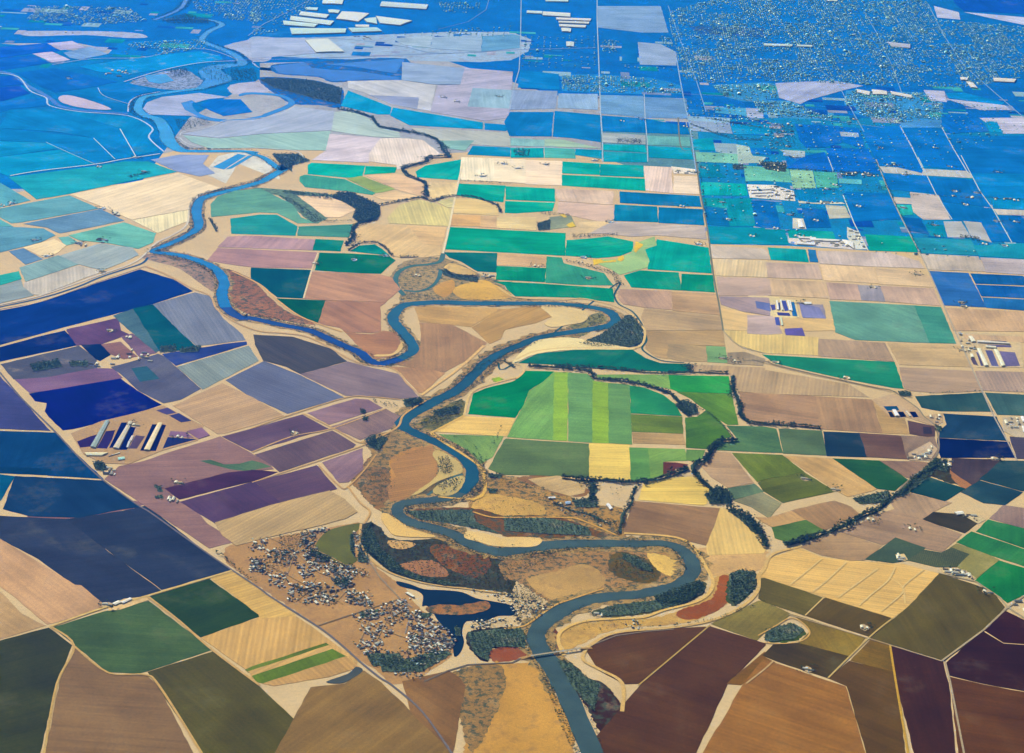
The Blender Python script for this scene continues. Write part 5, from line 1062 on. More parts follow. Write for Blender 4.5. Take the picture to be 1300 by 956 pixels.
def base(tone, py):                                # surface colour for a tone seen through the air, far haze blue partly painted in
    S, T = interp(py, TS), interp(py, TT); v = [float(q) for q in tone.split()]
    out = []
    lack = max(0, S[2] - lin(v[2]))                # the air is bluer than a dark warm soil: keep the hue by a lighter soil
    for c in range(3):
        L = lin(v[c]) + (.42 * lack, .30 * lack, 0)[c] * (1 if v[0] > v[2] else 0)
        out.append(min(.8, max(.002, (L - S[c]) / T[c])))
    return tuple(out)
# ---------------------------------------------------------------- materials
def nodes(name, rough=1.0, spec=0.0):
    mt = bpy.data.materials.new(name); mt.use_nodes = True; n = mt.node_tree
    b = n.nodes["Principled BSDF"]; b.inputs["Roughness"].default_value = rough
    b.inputs["Specular IOR Level"].default_value = spec
    return mt, n, b
def N(n, t, **k):
    x = n.nodes.new(t)
    for a, v in k.items(): setattr(x, a, v)
    return x
def noise(n, vec, scale, detail=3, w=None, rough=.6):
    x = N(n, "ShaderNodeTexNoise"); x.noise_dimensions = '4D' if w else '3D'
    x.inputs["Scale"].default_value = scale; x.inputs["Detail"].default_value = detail; x.inputs["Roughness"].default_value = rough
    n.links.new(vec, x.inputs["Vector"])
    if w: n.links.new(w, x.inputs["W"])
    return x.outputs["Fac"]
def ramp(n, fac, lo, hi, a, b):
    x = N(n, "ShaderNodeMapRange"); n.links.new(fac, x.inputs["Value"])
    for i, v in zip(("From Min", "From Max", "To Min", "To Max"), (lo, hi, a, b)): x.inputs[i].default_value = v
    return x.outputs[0]
def math_(n, op, a, b):
    x = N(n, "ShaderNodeMath", operation=op)
    for i, v in enumerate((a, b)):
        if isinstance(v, (int, float)): x.inputs[i].default_value = v
        else: n.links.new(v, x.inputs[i])
    return x.outputs[0]
def tint(n, col, fac):                             # col * fac
    x = N(n, "ShaderNodeVectorMath", operation='SCALE'); n.links.new(col, x.inputs[0]); n.links.new(fac, x.inputs["Scale"])
    return x.outputs[0]
def mixc(n, fac, a, b, mode='MIX'):
    x = N(n, "ShaderNodeMix", data_type='RGBA', blend_type=mode); n.links.new(fac, x.inputs[0])
    for i, v in ((6, a), (7, b)):
        if isinstance(v, tuple): x.inputs[i].default_value = v + (1,)
        else: n.links.new(v, x.inputs[i])
    return x.outputs[2]
def ground_mat(name, big=.22, streak=.12, fine=.10, rows=0.0, rowper=30, blotch=0.0, dark=None, dots=0, strips=0):
    mt, n, b = nodes(name)
    oi = N(n, "ShaderNodeObjectInfo"); tc = N(n, "ShaderNodeTexCoord"); vec = tc.outputs["Object"]
    w = math_(n, 'MULTIPLY', oi.outputs["Random"], 90.0)
    col = oi.outputs["Color"]
    f = ramp(n, noise(n, vec, 1 / 330, 4, w), .3, .7, 1 - big, 1 + big)
    mp = N(n, "ShaderNodeMapping"); mp.inputs["Scale"].default_value = (1 / 700, 1 / 34, 1); n.links.new(vec, mp.inputs[0])
    f = math_(n, 'MULTIPLY', f, ramp(n, noise(n, mp.outputs[0], 1, 3, w), .3, .7, 1 - streak, 1 + streak))
    f = math_(n, 'MULTIPLY', f, ramp(n, noise(n, vec, 1 / 14, 2, w), .3, .7, 1 - fine, 1 + fine))
    if strips:                                     # bands of a field worked at different times
        sx = N(n, "ShaderNodeSeparateXYZ"); n.links.new(vec, sx.inputs[0])
        band = math_(n, 'FLOOR', math_(n, 'DIVIDE', math_(n, 'ADD', sx.outputs[1], math_(n, 'MULTIPLY', oi.outputs["Random"], 700.0)), 105.0), 0.0)
        wn = N(n, "ShaderNodeTexWhiteNoise"); wn.noise_dimensions = '2D'
        cb = N(n, "ShaderNodeCombineXYZ"); n.links.new(band, cb.inputs[0]); n.links.new(oi.outputs["Random"], cb.inputs[1]); n.links.new(cb.outputs[0], wn.inputs["Vector"])
        f = math_(n, 'MULTIPLY', f, ramp(n, wn.outputs["Value"], 0, 1, 1 - strips, 1 + strips))
    if rows:
        wv = N(n, "ShaderNodeTexWave", bands_direction='Y'); wv.inputs["Scale"].default_value = 1 / (rowper * 3.18)
        wv.inputs["Distortion"].default_value = .6; n.links.new(vec, wv.inputs["Vector"])
        f = math_(n, 'MULTIPLY', f, ramp(n, wv.outputs["Fac"], 0, 1, 1 - rows, 1 + rows))
    if dots:
        vo = N(n, "ShaderNodeTexVoronoi"); vo.inputs["Scale"].default_value = 1 / 11; vo.inputs["Randomness"].default_value = .35; n.links.new(vec, vo.inputs["Vector"])
        f = math_(n, 'MULTIPLY', f, ramp(n, vo.outputs["Distance"], .2, .6, 1 - dots, 1 + dots))
    col = tint(n, col, f)
    if blotch:
        k = ramp(n, noise(n, vec, 1 / 150, 5, w, .65), .56, .72, 0, blotch)
        col = mixc(n, k, col, (.30, .24, .17))
    if dark:
        amt, sc, lo, hi, dc = dark
        k = ramp(n, noise(n, vec, sc, 6, w, .72), lo, hi, 0, amt)
        col = mixc(n, k, col, dc)
    n.links.new(col, b.inputs["Base Color"])
    return mt
MAT = dict(
    g=ground_mat("crop", .24, .15, .12, rows=.035, rowper=24, strips=.05, dark=(.3, 1 / 420, .56, .72, (.10, .10, .06))),
    b=ground_mat("bare_soil", .21, .17, .10, rows=.025, rowper=30, strips=.06, dark=(.25, 1 / 300, .56, .7, (.09, .075, .06))),
    s=ground_mat("stubble", .12, .18, .07, rows=.07, rowper=26, strips=.05),
    o=ground_mat("orchard_rows", .16, .06, .1, dots=.35),
    p=ground_mat("pasture_grass", .22, .06, .14, blotch=.35))
PM = dict(
    s=ground_mat("scrub", .18, .0, .18, dark=(.9, 1 / 36, .48, .58, (.03, .042, .03)), blotch=.6),
    d=ground_mat("dry_grass", .16, .0, .12, dark=(.6, 1 / 65, .50, .68, (.13, .075, .045))),
    u=ground_mat("mixed_cover", .22, .0, .30, dark=(.45, 1 / 60, .52, .66, (.02, .05, .06))),
    y=ground_mat("packed_earth", .12, .05, .18),
    b=ground_mat("sand", .08, .05, .05, dark=(.35, 1 / 30, .6, .72, (.10, .12, .07))))
def water_mat():
    mt, n, b = nodes("water", .12, .006)
    oi = N(n, "ShaderNodeObjectInfo"); tc = N(n, "ShaderNodeTexCoord")
    f = ramp(n, noise(n, tc.outputs["Object"], 1 / 160, 3), .3, .7, .8, 1.2)
    n.links.new(tint(n, oi.outputs["Color"], f), b.inputs["Base Color"])
    bp = N(n, "ShaderNodeBump"); bp.inputs["Strength"].default_value = .05; bp.inputs["Distance"].default_value = .3
    n.links.new(noise(n, tc.outputs["Object"], 1 / 6, 2), bp.inputs["Height"]); n.links.new(bp.outputs[0], b.inputs["Normal"])
    return mt
WATER = water_mat()
def road_mat():
    mt, n, b = nodes("road_surface")
    oi = N(n, "ShaderNodeObjectInfo"); tc = N(n, "ShaderNodeTexCoord")
    f = ramp(n, noise(n, tc.outputs["Object"], 1 / 25, 4), .3, .7, .85, 1.15)
    n.links.new(tint(n, oi.outputs["Color"], f), b.inputs["Base Color"])
    return mt
ROADM = road_mat()
def island_mat(name, cols, rough=.8, spec=.2):     # each loose piece takes one of a few colours
    mt, n, b = nodes(name, rough, spec)
    g = N(n, "ShaderNodeNewGeometry"); cr = N(n, "ShaderNodeValToRGB"); cr.color_ramp.interpolation = 'CONSTANT'
    e = cr.color_ramp.elements
    while len(e) < len(cols): e.new(.5)
    for i, c in enumerate(cols): e[i].position = i / len(cols); e[i].color = c + (1,)
    n.links.new(g.outputs["Random Per Island"], cr.inputs[0])
    tc = N(n, "ShaderNodeTexCoord")
    f = ramp(n, noise(n, tc.outputs["Object"], 1 / 2.2, 3), .3, .7, .75, 1.25)
    n.links.new(tint(n, cr.outputs[0], f), b.inputs["Base Color"])
    return mt
LEAF = island_mat("foliage", [(.035, .07, .045), (.05, .095, .045), (.03, .055, .05), (.085, .125, .04), (.04, .07, .055)], 1, 0)
LEAFFAR = LEAF
BARK, _n, _b = nodes("bark"); _b.inputs["Base Color"].default_value = (.09, .065, .045, 1)
_t = N(_n, "ShaderNodeTexCoord"); _n.links.new(mixc(_n, noise(_n, _t.outputs["Object"], 2, 3), (.06, .045, .03), (.14, .1, .07)), _b.inputs["Base Color"])
def plain(name, c, rough=.9, spec=.05):
    mt, n, b = nodes(name, rough, spec); tc = N(n, "ShaderNodeTexCoord")
    f = noise(n, tc.outputs["Object"], 1 / 3, 3)
    n.links.new(mixc(n, f, tuple(v * .85 for v in c), tuple(min(1, v * 1.15) for v in c)), b.inputs["Base Color"])
    return mt
ROOFC = dict(white=(.42, .42, .40), grey=(.16, .16, .17), tan=(.26, .20, .14), brown=(.10, .07, .05), dark=(.05, .05, .06))
ROOFM = {k: plain(k + "_roof", c) for k, c in ROOFC.items()}
WALLM = plain("painted_wall", (.30, .28, .25)); GLASS = plain("window_glass", (.03, .04, .05), .2, .5)
CONC = plain("concrete", (.33, .31, .28)); DOORM = plain("door_paint", (.12, .09, .07))
def hexroof_mat():
    mt, n, b = nodes("metal_roof", .9, .05)
    oi = N(n, "ShaderNodeObjectInfo"); tc = N(n, "ShaderNodeTexCoord")
    f = ramp(n, noise(n, tc.outputs["Object"], 1 / 20, 3), .3, .7, .88, 1.12)
    wv = N(n, "ShaderNodeTexWave", bands_direction='X'); wv.inputs["Scale"].default_value = 1 / 12.; n.links.new(tc.outputs["Object"], wv.inputs["Vector"])
    f = math_(n, 'MULTIPLY', f, ramp(n, wv.outputs["Fac"], 0, 1, .93, 1.04))
    n.links.new(tint(n, oi.outputs["Color"], f), b.inputs["Base Color"])
    return mt
METAL = hexroof_mat()
# ---------------------------------------------------------------- building helpers
def link(name, me, mats, parent=None, kind=None, label=None, cat=None, group=None, col=None):
    o = bpy.data.objects.new(name, me); COL.objects.link(o)
    for mt in (mats if isinstance(mats, (list, tuple)) else [mats]): me.materials.append(mt)
    if parent: o.parent = parent
    tagit(o, kind, label, cat, group)
    if col: o.color = tuple(col) + (1,)
    return o
def tagit(o, kind=None, label=None, cat=None, group=None):
    for k, v in (("kind", kind), ("label", label), ("category", cat), ("group", group)):
        if v: o[k] = v
    return o
def slab(name, pts, z, mats, skirt=True, rot=None, **kw):
    """a sheet of ground with its own outline, top at z, edges falling to the soil; local X runs along its longest side"""
    cx = sum(p[0] for p in pts) / len(pts); cy = sum(p[1] for p in pts) / len(pts)
    if rot is None:
        best, rot = 0, 0
        for (x0, y0), (x1, y1) in zip(pts, pts[1:] + pts[:1]):
            L = math.hypot(x1 - x0, y1 - y0)
            if L > best: best, rot = L, math.atan2(y1 - y0, x1 - x0)
    c, s = math.cos(-rot), math.sin(-rot)
    q = [((x - cx) * c - (y - cy) * s, (x - cx) * s + (y - cy) * c) for x, y in pts]
    if sum(x0 * y1 - x1 * y0 for (x0, y0), (x1, y1) in zip(q, q[1:] + q[:1])) < 0: q.reverse()
    bm = bmesh.new()
    top = [bm.verts.new((x, y, z)) for x, y in q]
    f = bm.faces.new(top); f.normal_update(); bmesh.ops.triangulate(bm, faces=[f], ngon_method='EAR_CLIP')
    if skirt:
        bot = [bm.verts.new((x, y, -.5)) for x, y in q]
        for i in range(len(q)):
            j = (i + 1) % len(q)
            bm.faces.new((top[j], top[i], bot[i], bot[j]))
    me = bpy.data.meshes.new(name); bm.to_mesh(me); bm.free()
    o = link(name, me, mats, **kw)
    o.location = (cx, cy, 0); o.rotation_euler = (0, 0, rot)
    return o
def grow(pts, d):                                  # push an outline outwards by d metres
    s = sum(x0 * y1 - x1 * y0 for (x0, y0), (x1, y1) in zip(pts, pts[1:] + pts[:1]))
    if s < 0: pts = pts[::-1]
    out = []
    for i, (x, y) in enumerate(pts):
        a, b = pts[i - 1], pts[(i + 1) % len(pts)]
        n0 = Vector((y - a[1], a[0] - x)).normalized(); n1 = Vector((b[1] - y, x - b[0])).normalized()
        n = n0 + n1; L = n.length
        n = n / L / max(.5, L / 2) if L > .1 else n0
        out.append((x + n.x * d, y + n.y * d))
    return out
def ragged(pts, step=55, amp=3.0):
    out = []; rr = random.Random(int(abs(pts[0][0]) * 10))
    for (x0, y0), (x1, y1) in zip(pts, pts[1:] + pts[:1]):
        L = math.hypot(x1 - x0, y1 - y0); n = max(1, int(L / step))
        for k in range(n):
            t = k / n; j = rr.uniform(-amp, amp) if k else 0
            out.append((x0 + (x1 - x0) * t - (y1 - y0) / L * j, y0 + (y1 - y0) * t + (x1 - x0) / L * j))
    return out
def crom(pts, k=5):
    out = []
    n = len(pts)
    for i in range(n - 1):
        p0, p1, p2, p3 = pts[max(0, i - 1)], pts[i], pts[i + 1], pts[min(n - 1, i + 2)]
        for j in range(k):
            t = j / k
            out.append(tuple(.5 * (2 * p1[d] + (p2[d] - p0[d]) * t + (2 * p0[d] - 5 * p1[d] + 4 * p2[d] - p3[d]) * t * t
                                   + (3 * p1[d] - p0[d] - 3 * p2[d] + p3[d]) * t ** 3) for d in range(len(p1))))
    out.append(tuple(pts[-1]))
    return out
def smooth_closed(pts, k=3):
    n = len(pts); out = []
    for i in range(n):
        p0, p1, p2, p3 = pts[i - 1], pts[i], pts[(i + 1) % n], pts[(i + 2) % n]
        for j in range(k):
            t = j / k
            out.append(tuple(.5 * (2 * p1[d] + (p2[d] - p0[d]) * t + (2 * p0[d] - 5 * p1[d] + 4 * p2[d] - p3[d]) * t * t
                                   + (3 * p1[d] - p0[d] - 3 * p2[d] + p3[d]) * t ** 3) for d in (0, 1)))
    return out
def ribbon(name, pts, widths, z, mats, wob=0, smooth=True, **kw):
    if len(widths) == 1: widths = widths * len(pts)
    q = [(p[0], p[1], w) for p, w in zip(pts, widths)]
    if smooth and len(q) > 2: q = crom(q)
    cx, cy = q[0][0], q[0][1]
    bm = bmesh.new(); rows = []
    rr = random.Random(len(q) * 7 + int(abs(cx)))
    for i, (x, y, w) in enumerate(q):
        a, b = q[max(0, i - 1)], q[min(len(q) - 1, i + 1)]
        dx, dy = b[0] - a[0], b[1] - a[1]; L = math.hypot(dx, dy) or 1
        nx, ny = -dy / L, dx / L
        wl = w / 2 * (1 + rr.uniform(-wob, wob)); wr = w / 2 * (1 + rr.uniform(-wob, wob))
        rows.append([bm.verts.new((x - cx + nx * wl, y - cy + ny * wl, z)), bm.verts.new((x - cx - nx * wr, y - cy - ny * wr, z))])
    for r0, r1 in zip(rows, rows[1:]): bm.faces.new((r0[1], r1[1], r1[0], r0[0]))
    me = bpy.data.meshes.new(name); bm.to_mesh(me); bm.free()
    o = link(name, me, mats, **kw); o.location = (cx, cy, 0)
    return o
def inside(pt, poly):
    x, y = pt; c = False; j = len(poly) - 1
    for i in range(len(poly)):
        if (poly[i][1] > y) != (poly[j][1] > y) and x < (poly[j][0] - poly[i][0]) * (y - poly[i][1]) / (poly[j][1] - poly[i][1]) + poly[i][0]: c = not c
        j = i
    return c
# ---------------------------------------------------------------- ground
bm = bmesh.new()
vv = [bm.verts.new(v) for v in ((-G, -G + 20000, 0), (G, -G + 20000, 0), (G, G + 20000, 0), (-G, G + 20000, 0))]
bm.faces.new(vv); me = bpy.data.meshes.new("ground"); bm.to_mesh(me); bm.free()
GM = ground_mat("soil", .08, 0, .08)
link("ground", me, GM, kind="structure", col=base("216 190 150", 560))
# ---------------------------------------------------------------- land cover, rivers, roads
for i, ln in enumerate(PATCHES.strip().splitlines()):
    nm, hx, pl, st = ln.split(';')
    if st == 'x': continue
    px = pix(pl); cy = min(900, sum(p[1] for p in px) / len(px))
    pts = [P(*p) for p in px]
    if nm in ('pond', 'lake', 'sandbar', 'scrubland', 'dry_ground', 'wood_floor', 'wetland', 'peninsula', 'oxbow_lake', 'rust_field'): pts = smooth_closed(pts)
    if nm in ('scrubland', 'dry_ground', 'wood_floor', 'sandbar', 'peninsula', 'pond_margin', 'wetland', 'rust_field', 'flower_patch', 'green_clearing'): pts = ragged(pts, 17 if cy > 400 else 40, 8 if nm != 'sandbar' else 3)
    z = .3 + .006 * i
    if st == 'w': z = 1.15 + .004 * i
    if nm in ('sandbar', 'peninsula'): z = 2.2 + .004 * i
    if nm in ('farmyard', 'corral', 'green_clearing'): z = 1.5 + .004 * i
    if nm in ('lagoon', 'flower_patch'): z = 2.3 + .004 * i
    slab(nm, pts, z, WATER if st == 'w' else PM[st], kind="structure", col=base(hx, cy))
zi = 0; BANKS = []
for ln in RIBBONS.strip().splitlines():
    f = ln.split(';')
    nm, hx, pl, wd_, st = f
    if st == 'x': continue
    px = pix(pl); cy = sum(p[1] for p in px) / len(px)
    wl = [float(v) for v in wd_.split(',')]
    if len(wl) > 1: wl = (wl + [wl[-1]] * len(px))[:len(px)]
    zi += 1
    pts = [P(*p) for p in px]
    if st == 'r': BANKS.append((pts, wl, px))
    if st == 'r': ribbon(nm, pts, wl, 1.6 + .004 * zi, WATER, wob=.11, kind="structure", col=base(hx, cy))
    elif st == 's': ribbon(nm, pts, wl, 1.0 + .004 * zi, PM['s'], wob=.25, kind="structure", col=base(hx, cy))
    else: ribbon(nm, pts, wl, 2.6 + .006 * zi, ROADM, smooth=nm != 'road' or len(pts) > 8, kind="structure", col=base(hx, cy))
# smallholdings, strips and lanes of the far plain
rs_ = random.Random(5)
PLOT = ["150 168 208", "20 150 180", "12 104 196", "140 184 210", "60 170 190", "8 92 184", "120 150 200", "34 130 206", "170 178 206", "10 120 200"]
def far_plots(poly, n, wmin, wmax):
    pg = land(poly); xs = [p[0] for p in pg]; ys = [p[1] for p in pg]
    for i in range(n):
        x, y = rs_.uniform(min(xs), max(xs)), rs_.uniform(min(ys), max(ys))
        if not inside((x, y), pg): continue
        x = round(x / 201.0) * 201.0; y = round(y / 100.5) * 100.5
        w, d = rs_.choice((1, 1, 2, 2, 3)) * 100.5, rs_.choice((.5, 1, 1, 2)) * 100.5
        w = max(wmin, min(wmax, w)); a, b = x + 6, y + 6
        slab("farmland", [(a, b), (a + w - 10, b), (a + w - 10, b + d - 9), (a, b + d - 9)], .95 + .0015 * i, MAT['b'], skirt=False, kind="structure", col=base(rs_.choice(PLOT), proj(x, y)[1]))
far_plots("p 880,110 1350,112 1350,320 1150,318 905,310", 330, 90, 330)
far_plots("p 655,60 880,50 885,165 760,165 655,110", 90, 90, 330)
far_plots("p -40,5 340,0 330,45 100,95 -40,110", 110, 90, 400)
far_plots("p 440,50 650,40 650,80 440,75", 60, 90, 400)
# ---------------------------------------------------------------- fields
FN = dict(g=("crop_field", "crop field"), b=("bare_field", "bare field"), s=("stubble_field", "stubble field"), o=("orchard", "orchard"), p=("pasture", "pasture"))
for i, ln in enumerate(FIELDS.strip().splitlines()):
    k, hx, pl, lab = ln.split(';')
    px = pix(pl); cy = min(900, sum(p[1] for p in px) / len(px))
    slab(FN[k][0], ragged(grow([P(*p) for p in px], 8)), 1.2 + .003 * i, MAT[k], kind="thing", label=lab, cat=FN[k][1], col=base(hx, cy))  # far field colours carry painted haze blue beyond what the air gives
# ---------------------------------------------------------------- trees
def crown_template(seed, lumps=5, n=46):
    """leaf-clump faces spread through several lobes, plus a rough core for each lobe"""
    r = np.random.default_rng(seed); V = []; Fc = []
    for l in range(lumps):
        a = l / lumps * 6.283 + r.uniform(0, 1); d = 0 if l == 0 else r.uniform(.22, .34)
        c = np.array((math.cos(a) * d, math.sin(a) * d, r.uniform(.42, .8))); rad = r.uniform(.17, .27)
        b = len(V)
        oc = [(1, 0, 0), (-1, 0, 0), (0, 1, 0), (0, -1, 0), (0, 0, 1), (0, 0, -1)]
        for o in oc: V.append(tuple(c + np.array(o) * rad * r.uniform(.7, 1.1)))
        for f in ((0, 2, 4), (2, 1, 4), (1, 3, 4), (3, 0, 4), (2, 0, 5), (1, 2, 5), (3, 1, 5), (0, 3, 5)): Fc.append(tuple(b + q for q in f))
        for _ in range(n // lumps):
            dv = r.normal(size=3); dv /= np.linalg.norm(dv); p = c + dv * rad * r.uniform(.8, 1.15)
            u = np.cross(dv, r.normal(size=3)); u /= np.linalg.norm(u); w = np.cross(dv, u) * .6 + dv * .4
            s = r.uniform(.05, .1); b = len(V)
            for q in (-u * s, w * s * 1.2, u * s): V.append(tuple(p + q))
            Fc.append((b, b + 1, b + 2))
    return np.array(V), Fc
def trunk_template():
    V = []; Fc = []
    for z, rad in ((0, .045), (.5, .025)):
        for k in range(5): V.append((math.cos(k * 1.2566) * rad, math.sin(k * 1.2566) * rad, z))
    for k in range(5): Fc.append((k, (k + 1) % 5, 5 + (k + 1) % 5, 5 + k))
    for a in (0.4, 2.5, 4.6):                       # limbs
        b = len(V)
        V += [(.02, 0, .3), (-.02, 0, .3), (math.cos(a) * .25, math.sin(a) * .25, .62)]
        Fc.append((b, b + 1, b + 2))
    return np.array(V), Fc
CROWNS = [crown_template(s) for s in range(8)]
LOWC = [crown_template(20 + s, 3, 9) for s in range(6)]
def mesh_from(name, V, Fc):
    me = bpy.data.meshes.new(name); me.from_pydata([tuple(v) for v in V], [], Fc); return me
def fill(poly, spacing, jit=.5):
    xs = [p[0] for p in poly]; ys = [p[1] for p in poly]; out = []
    x = min(xs)
    while x < max(xs):
        y = min(ys)
        while y < max(ys):
            q = (x + random.uniform(-jit, jit) * spacing, y + random.uniform(-jit, jit) * spacing)
            if inside(q, poly): out.append(q)
            y += spacing
        x += spacing
    return out
UNDER = plain("undergrowth", (.035, .06, .045), 1, 0)
trees = []                                          # x, y, size, where, loose
for ln in TREES.strip().splitlines():
    f = ln.split(';')
    if f[0] == 'T':
        poly = land(f[1]); sp, sz = float(f[2]), float(f[3])
        if sp <= 14 and sz > 1: slab("wood_floor", ragged(poly, 13, 5), 2.44 + .0004 * len(trees) / 100, PM['s'], skirt=False, rot=0, kind="structure", col=(.055, .085, .06))
        for q in fill(poly, sp, .8): 
            if sz > 1: trees.append((q[0], q[1], sz * random.uniform(.6, 1.35), f[4]))
    else:
        pts = land(f[1]); w, sp, sz = float(f[2]), float(f[3]), float(f[4])
        w *= 1.35; sz *= 1.1
        if w >= 24: ribbon("wood_floor", pts, [w * .42], 2.46 + .002 * len(trees) / 100, UNDER, wob=.6, kind="structure")
        for (x0, y0), (x1, y1) in zip(pts, pts[1:]):
            L = math.hypot(x1 - x0, y1 - y0); n = max(1, int(L * max(1, w / sp * 1.25) / sp))
            for _ in range(n):
                t = random.random(); hx_, hy_ = x0 + (x1 - x0) * t, y0 + (y1 - y0) * t
                lump = .62 + .38 * math.sin(hx_ / 47 + hy_ / 83) + .35 * math.sin(hx_ / 19 - hy_ / 31)
                o = random.gauss(0, .4) * w * max(.15, lump) + w * .3 * math.sin(hx_ / 130 + hy_ / 90)
                trees.append((x0 + (x1 - x0) * t - (y1 - y0) / L * o, y0 + (y1 - y0) * t + (x1 - x0) / L * o, sz * random.uniform(.65, 1.35), f[5]))
for pts, wl, px in BANKS:                           # scattered growth along both banks, thick in places
    q = crom([(a[0], a[1], w) for a, w in zip(pts, wl)], 8)
    for i in range(len(q) - 1):
        (x0, y0, w), (x1, y1, _) = q[i], q[i + 1]
        L = math.hypot(x1 - x0, y1 - y0) or 1
        for side in (-1, 1):
            thick = math.sin(x0 / 210 + side * 2) + math.sin(y0 / 340 + side) + .75
            n = int(L / 7 * max(.3, thick))
            for _ in range(n):
                t = random.random(); o = side * (w / 2 + random.uniform(-2, 8 + 16 * max(0, thick)))
                trees.append((x0 + (x1 - x0) * t - (y1 - y0) / L * o, y0 + (y1 - y0) * t + (x1 - x0) / L * o, random.uniform(4, 12), "on the bank of the winding river"))
# ---------------------------------------------------------------- houses and sheds
def prism(L, W, h, rise, over=.6):
    """walls and gabled roof as two meshes"""
    x, y = L / 2, W / 2
    wv = [(-x, -y, 0), (x, -y, 0), (x, y, 0), (-x, y, 0), (-x, -y, h), (x, -y, h), (x, y, h), (-x, y, h), (-x, 0, h + rise), (x, 0, h + rise)]
    wf = [(0, 1, 5, 4), (1, 2, 6, 9, 5), (2, 3, 7, 6), (3, 0, 4, 8, 7)]
    X, Y, d = x + over, y + over, rise * over / y
    rv = [(-X, -Y, h - d), (X, -Y, h - d), (X, 0, h + rise + .02), (-X, 0, h + rise + .02), (-X, Y, h - d), (X, Y, h - d)]
    rv += [(a, b, c + .25) for a, b, c in rv]
    rf = [(6, 7, 8, 9), (9, 8, 11, 10), (0, 3, 2, 1), (3, 4, 5, 2), (0, 1, 7, 6), (4, 10, 11, 5), (1, 2, 8, 7), (2, 5, 11, 8), (3, 0, 6, 9), (4, 3, 9, 10)]
    return (wv, wf), (rv, rf)
def boxes(bs):
    V, Fc = [], []
    for (x0, x1, y0, y1, z0, z1) in bs:
        b = len(V); V += [(x0, y0, z0), (x1, y0, z0), (x1, y1, z0), (x0, y1, z0), (x0, y0, z1), (x1, y0, z1), (x1, y1, z1), (x0, y1, z1)]
        Fc += [tuple(b + q for q in f) for f in ((0, 3, 2, 1), (4, 5, 6, 7), (0, 1, 5, 4), (1, 2, 6, 5), (2, 3, 7, 6), (3, 0, 4, 7))]
    return V, Fc
HOUSE = {}
for L, W in ((15, 10), (20, 11), (12, 8), (24, 7)):
    (wv, wf), (rv, rf) = prism(L, W, 3, 2.2)
    HOUSE[(L, W)] = dict(wall=mesh_from("wall", wv, wf), win=mesh_from("window", *boxes([(-L / 2 + 2, -L / 2 + 4, -W / 2 - .06, -W / 2 + .1, 1, 2.2), (L / 2 - 4, L / 2 - 2, -W / 2 - .06, -W / 2 + .1, 1, 2.2)])),
                         door=mesh_from("door", *boxes([(-.6, .6, -W / 2 - .07, -W / 2 + .1, 0, 2.1)])),
                         roofs={k: mesh_from("roof", rv, rf) for k in ROOFC})
    HOUSE[(L, W)]["wall"].materials.append(WALLM); HOUSE[(L, W)]["win"].materials.append(GLASS); HOUSE[(L, W)]["door"].materials.append(DOORM)
    for k, me in HOUSE[(L, W)]["roofs"].items(): me.materials.append(ROOFM[k])
def child(name, me, par):
    o = bpy.data.objects.new(name, me); COL.objects.link(o); o.parent = par; return o
def house(x, y, rz, dims, roof, name, label, cat, group, parts=True, s=1.0):
    h = HOUSE[dims]
    e = bpy.data.objects.new(name, None); COL.objects.link(e); e.location = (x, y, 1.7); e.rotation_euler = (0, 0, rz); e.scale = (s, s, s)
    tagit(e, None, label, cat, group)
    child("wall", h["wall"], e); child("roof", h["roofs"][roof], e)
    if parts: child("window", h["win"], e); child("door", h["door"], e)
taken = []
def free(x, y, r=13):
    for a, b in taken:
        if abs(a - x) < r and abs(b - y) < r: return False
    taken.append((x, y)); return True
RN = dict(white="white-roofed", grey="grey-roofed", tan="tan-roofed", brown="brown-roofed", dark="dark-roofed")
nh = 0
for ln in CLUSTERS.strip().splitlines():
    pl, n, where = ln.split(';'); poly = land(pl); n = int(n)
    xs = [p[0] for p in poly]; ys = [p[1] for p in poly]; tries = 0
    while n > 0 and tries < 3000 and nh < 298:
        tries += 1
        q = (random.uniform(min(xs), max(xs)), random.uniform(min(ys), max(ys)))
        if not inside(q, poly) or not free(*q, 15): continue
        roof = random.choices(("white", "grey", "tan", "brown", "dark"), (9, 5, 3, 2, 2))[0]
        house(q[0], q[1], R(38) + random.choice((0, PI2 := math.pi / 2)) + random.uniform(-.1, .1), random.choice(((15, 10), (20, 11), (12, 8), (24, 7))), roof,
              "house", f"small {RN[roof]} house {where}", "house", f"{RN[roof]} houses {where}", s=random.uniform(1.05, 1.4))
        n -= 1; nh += 1
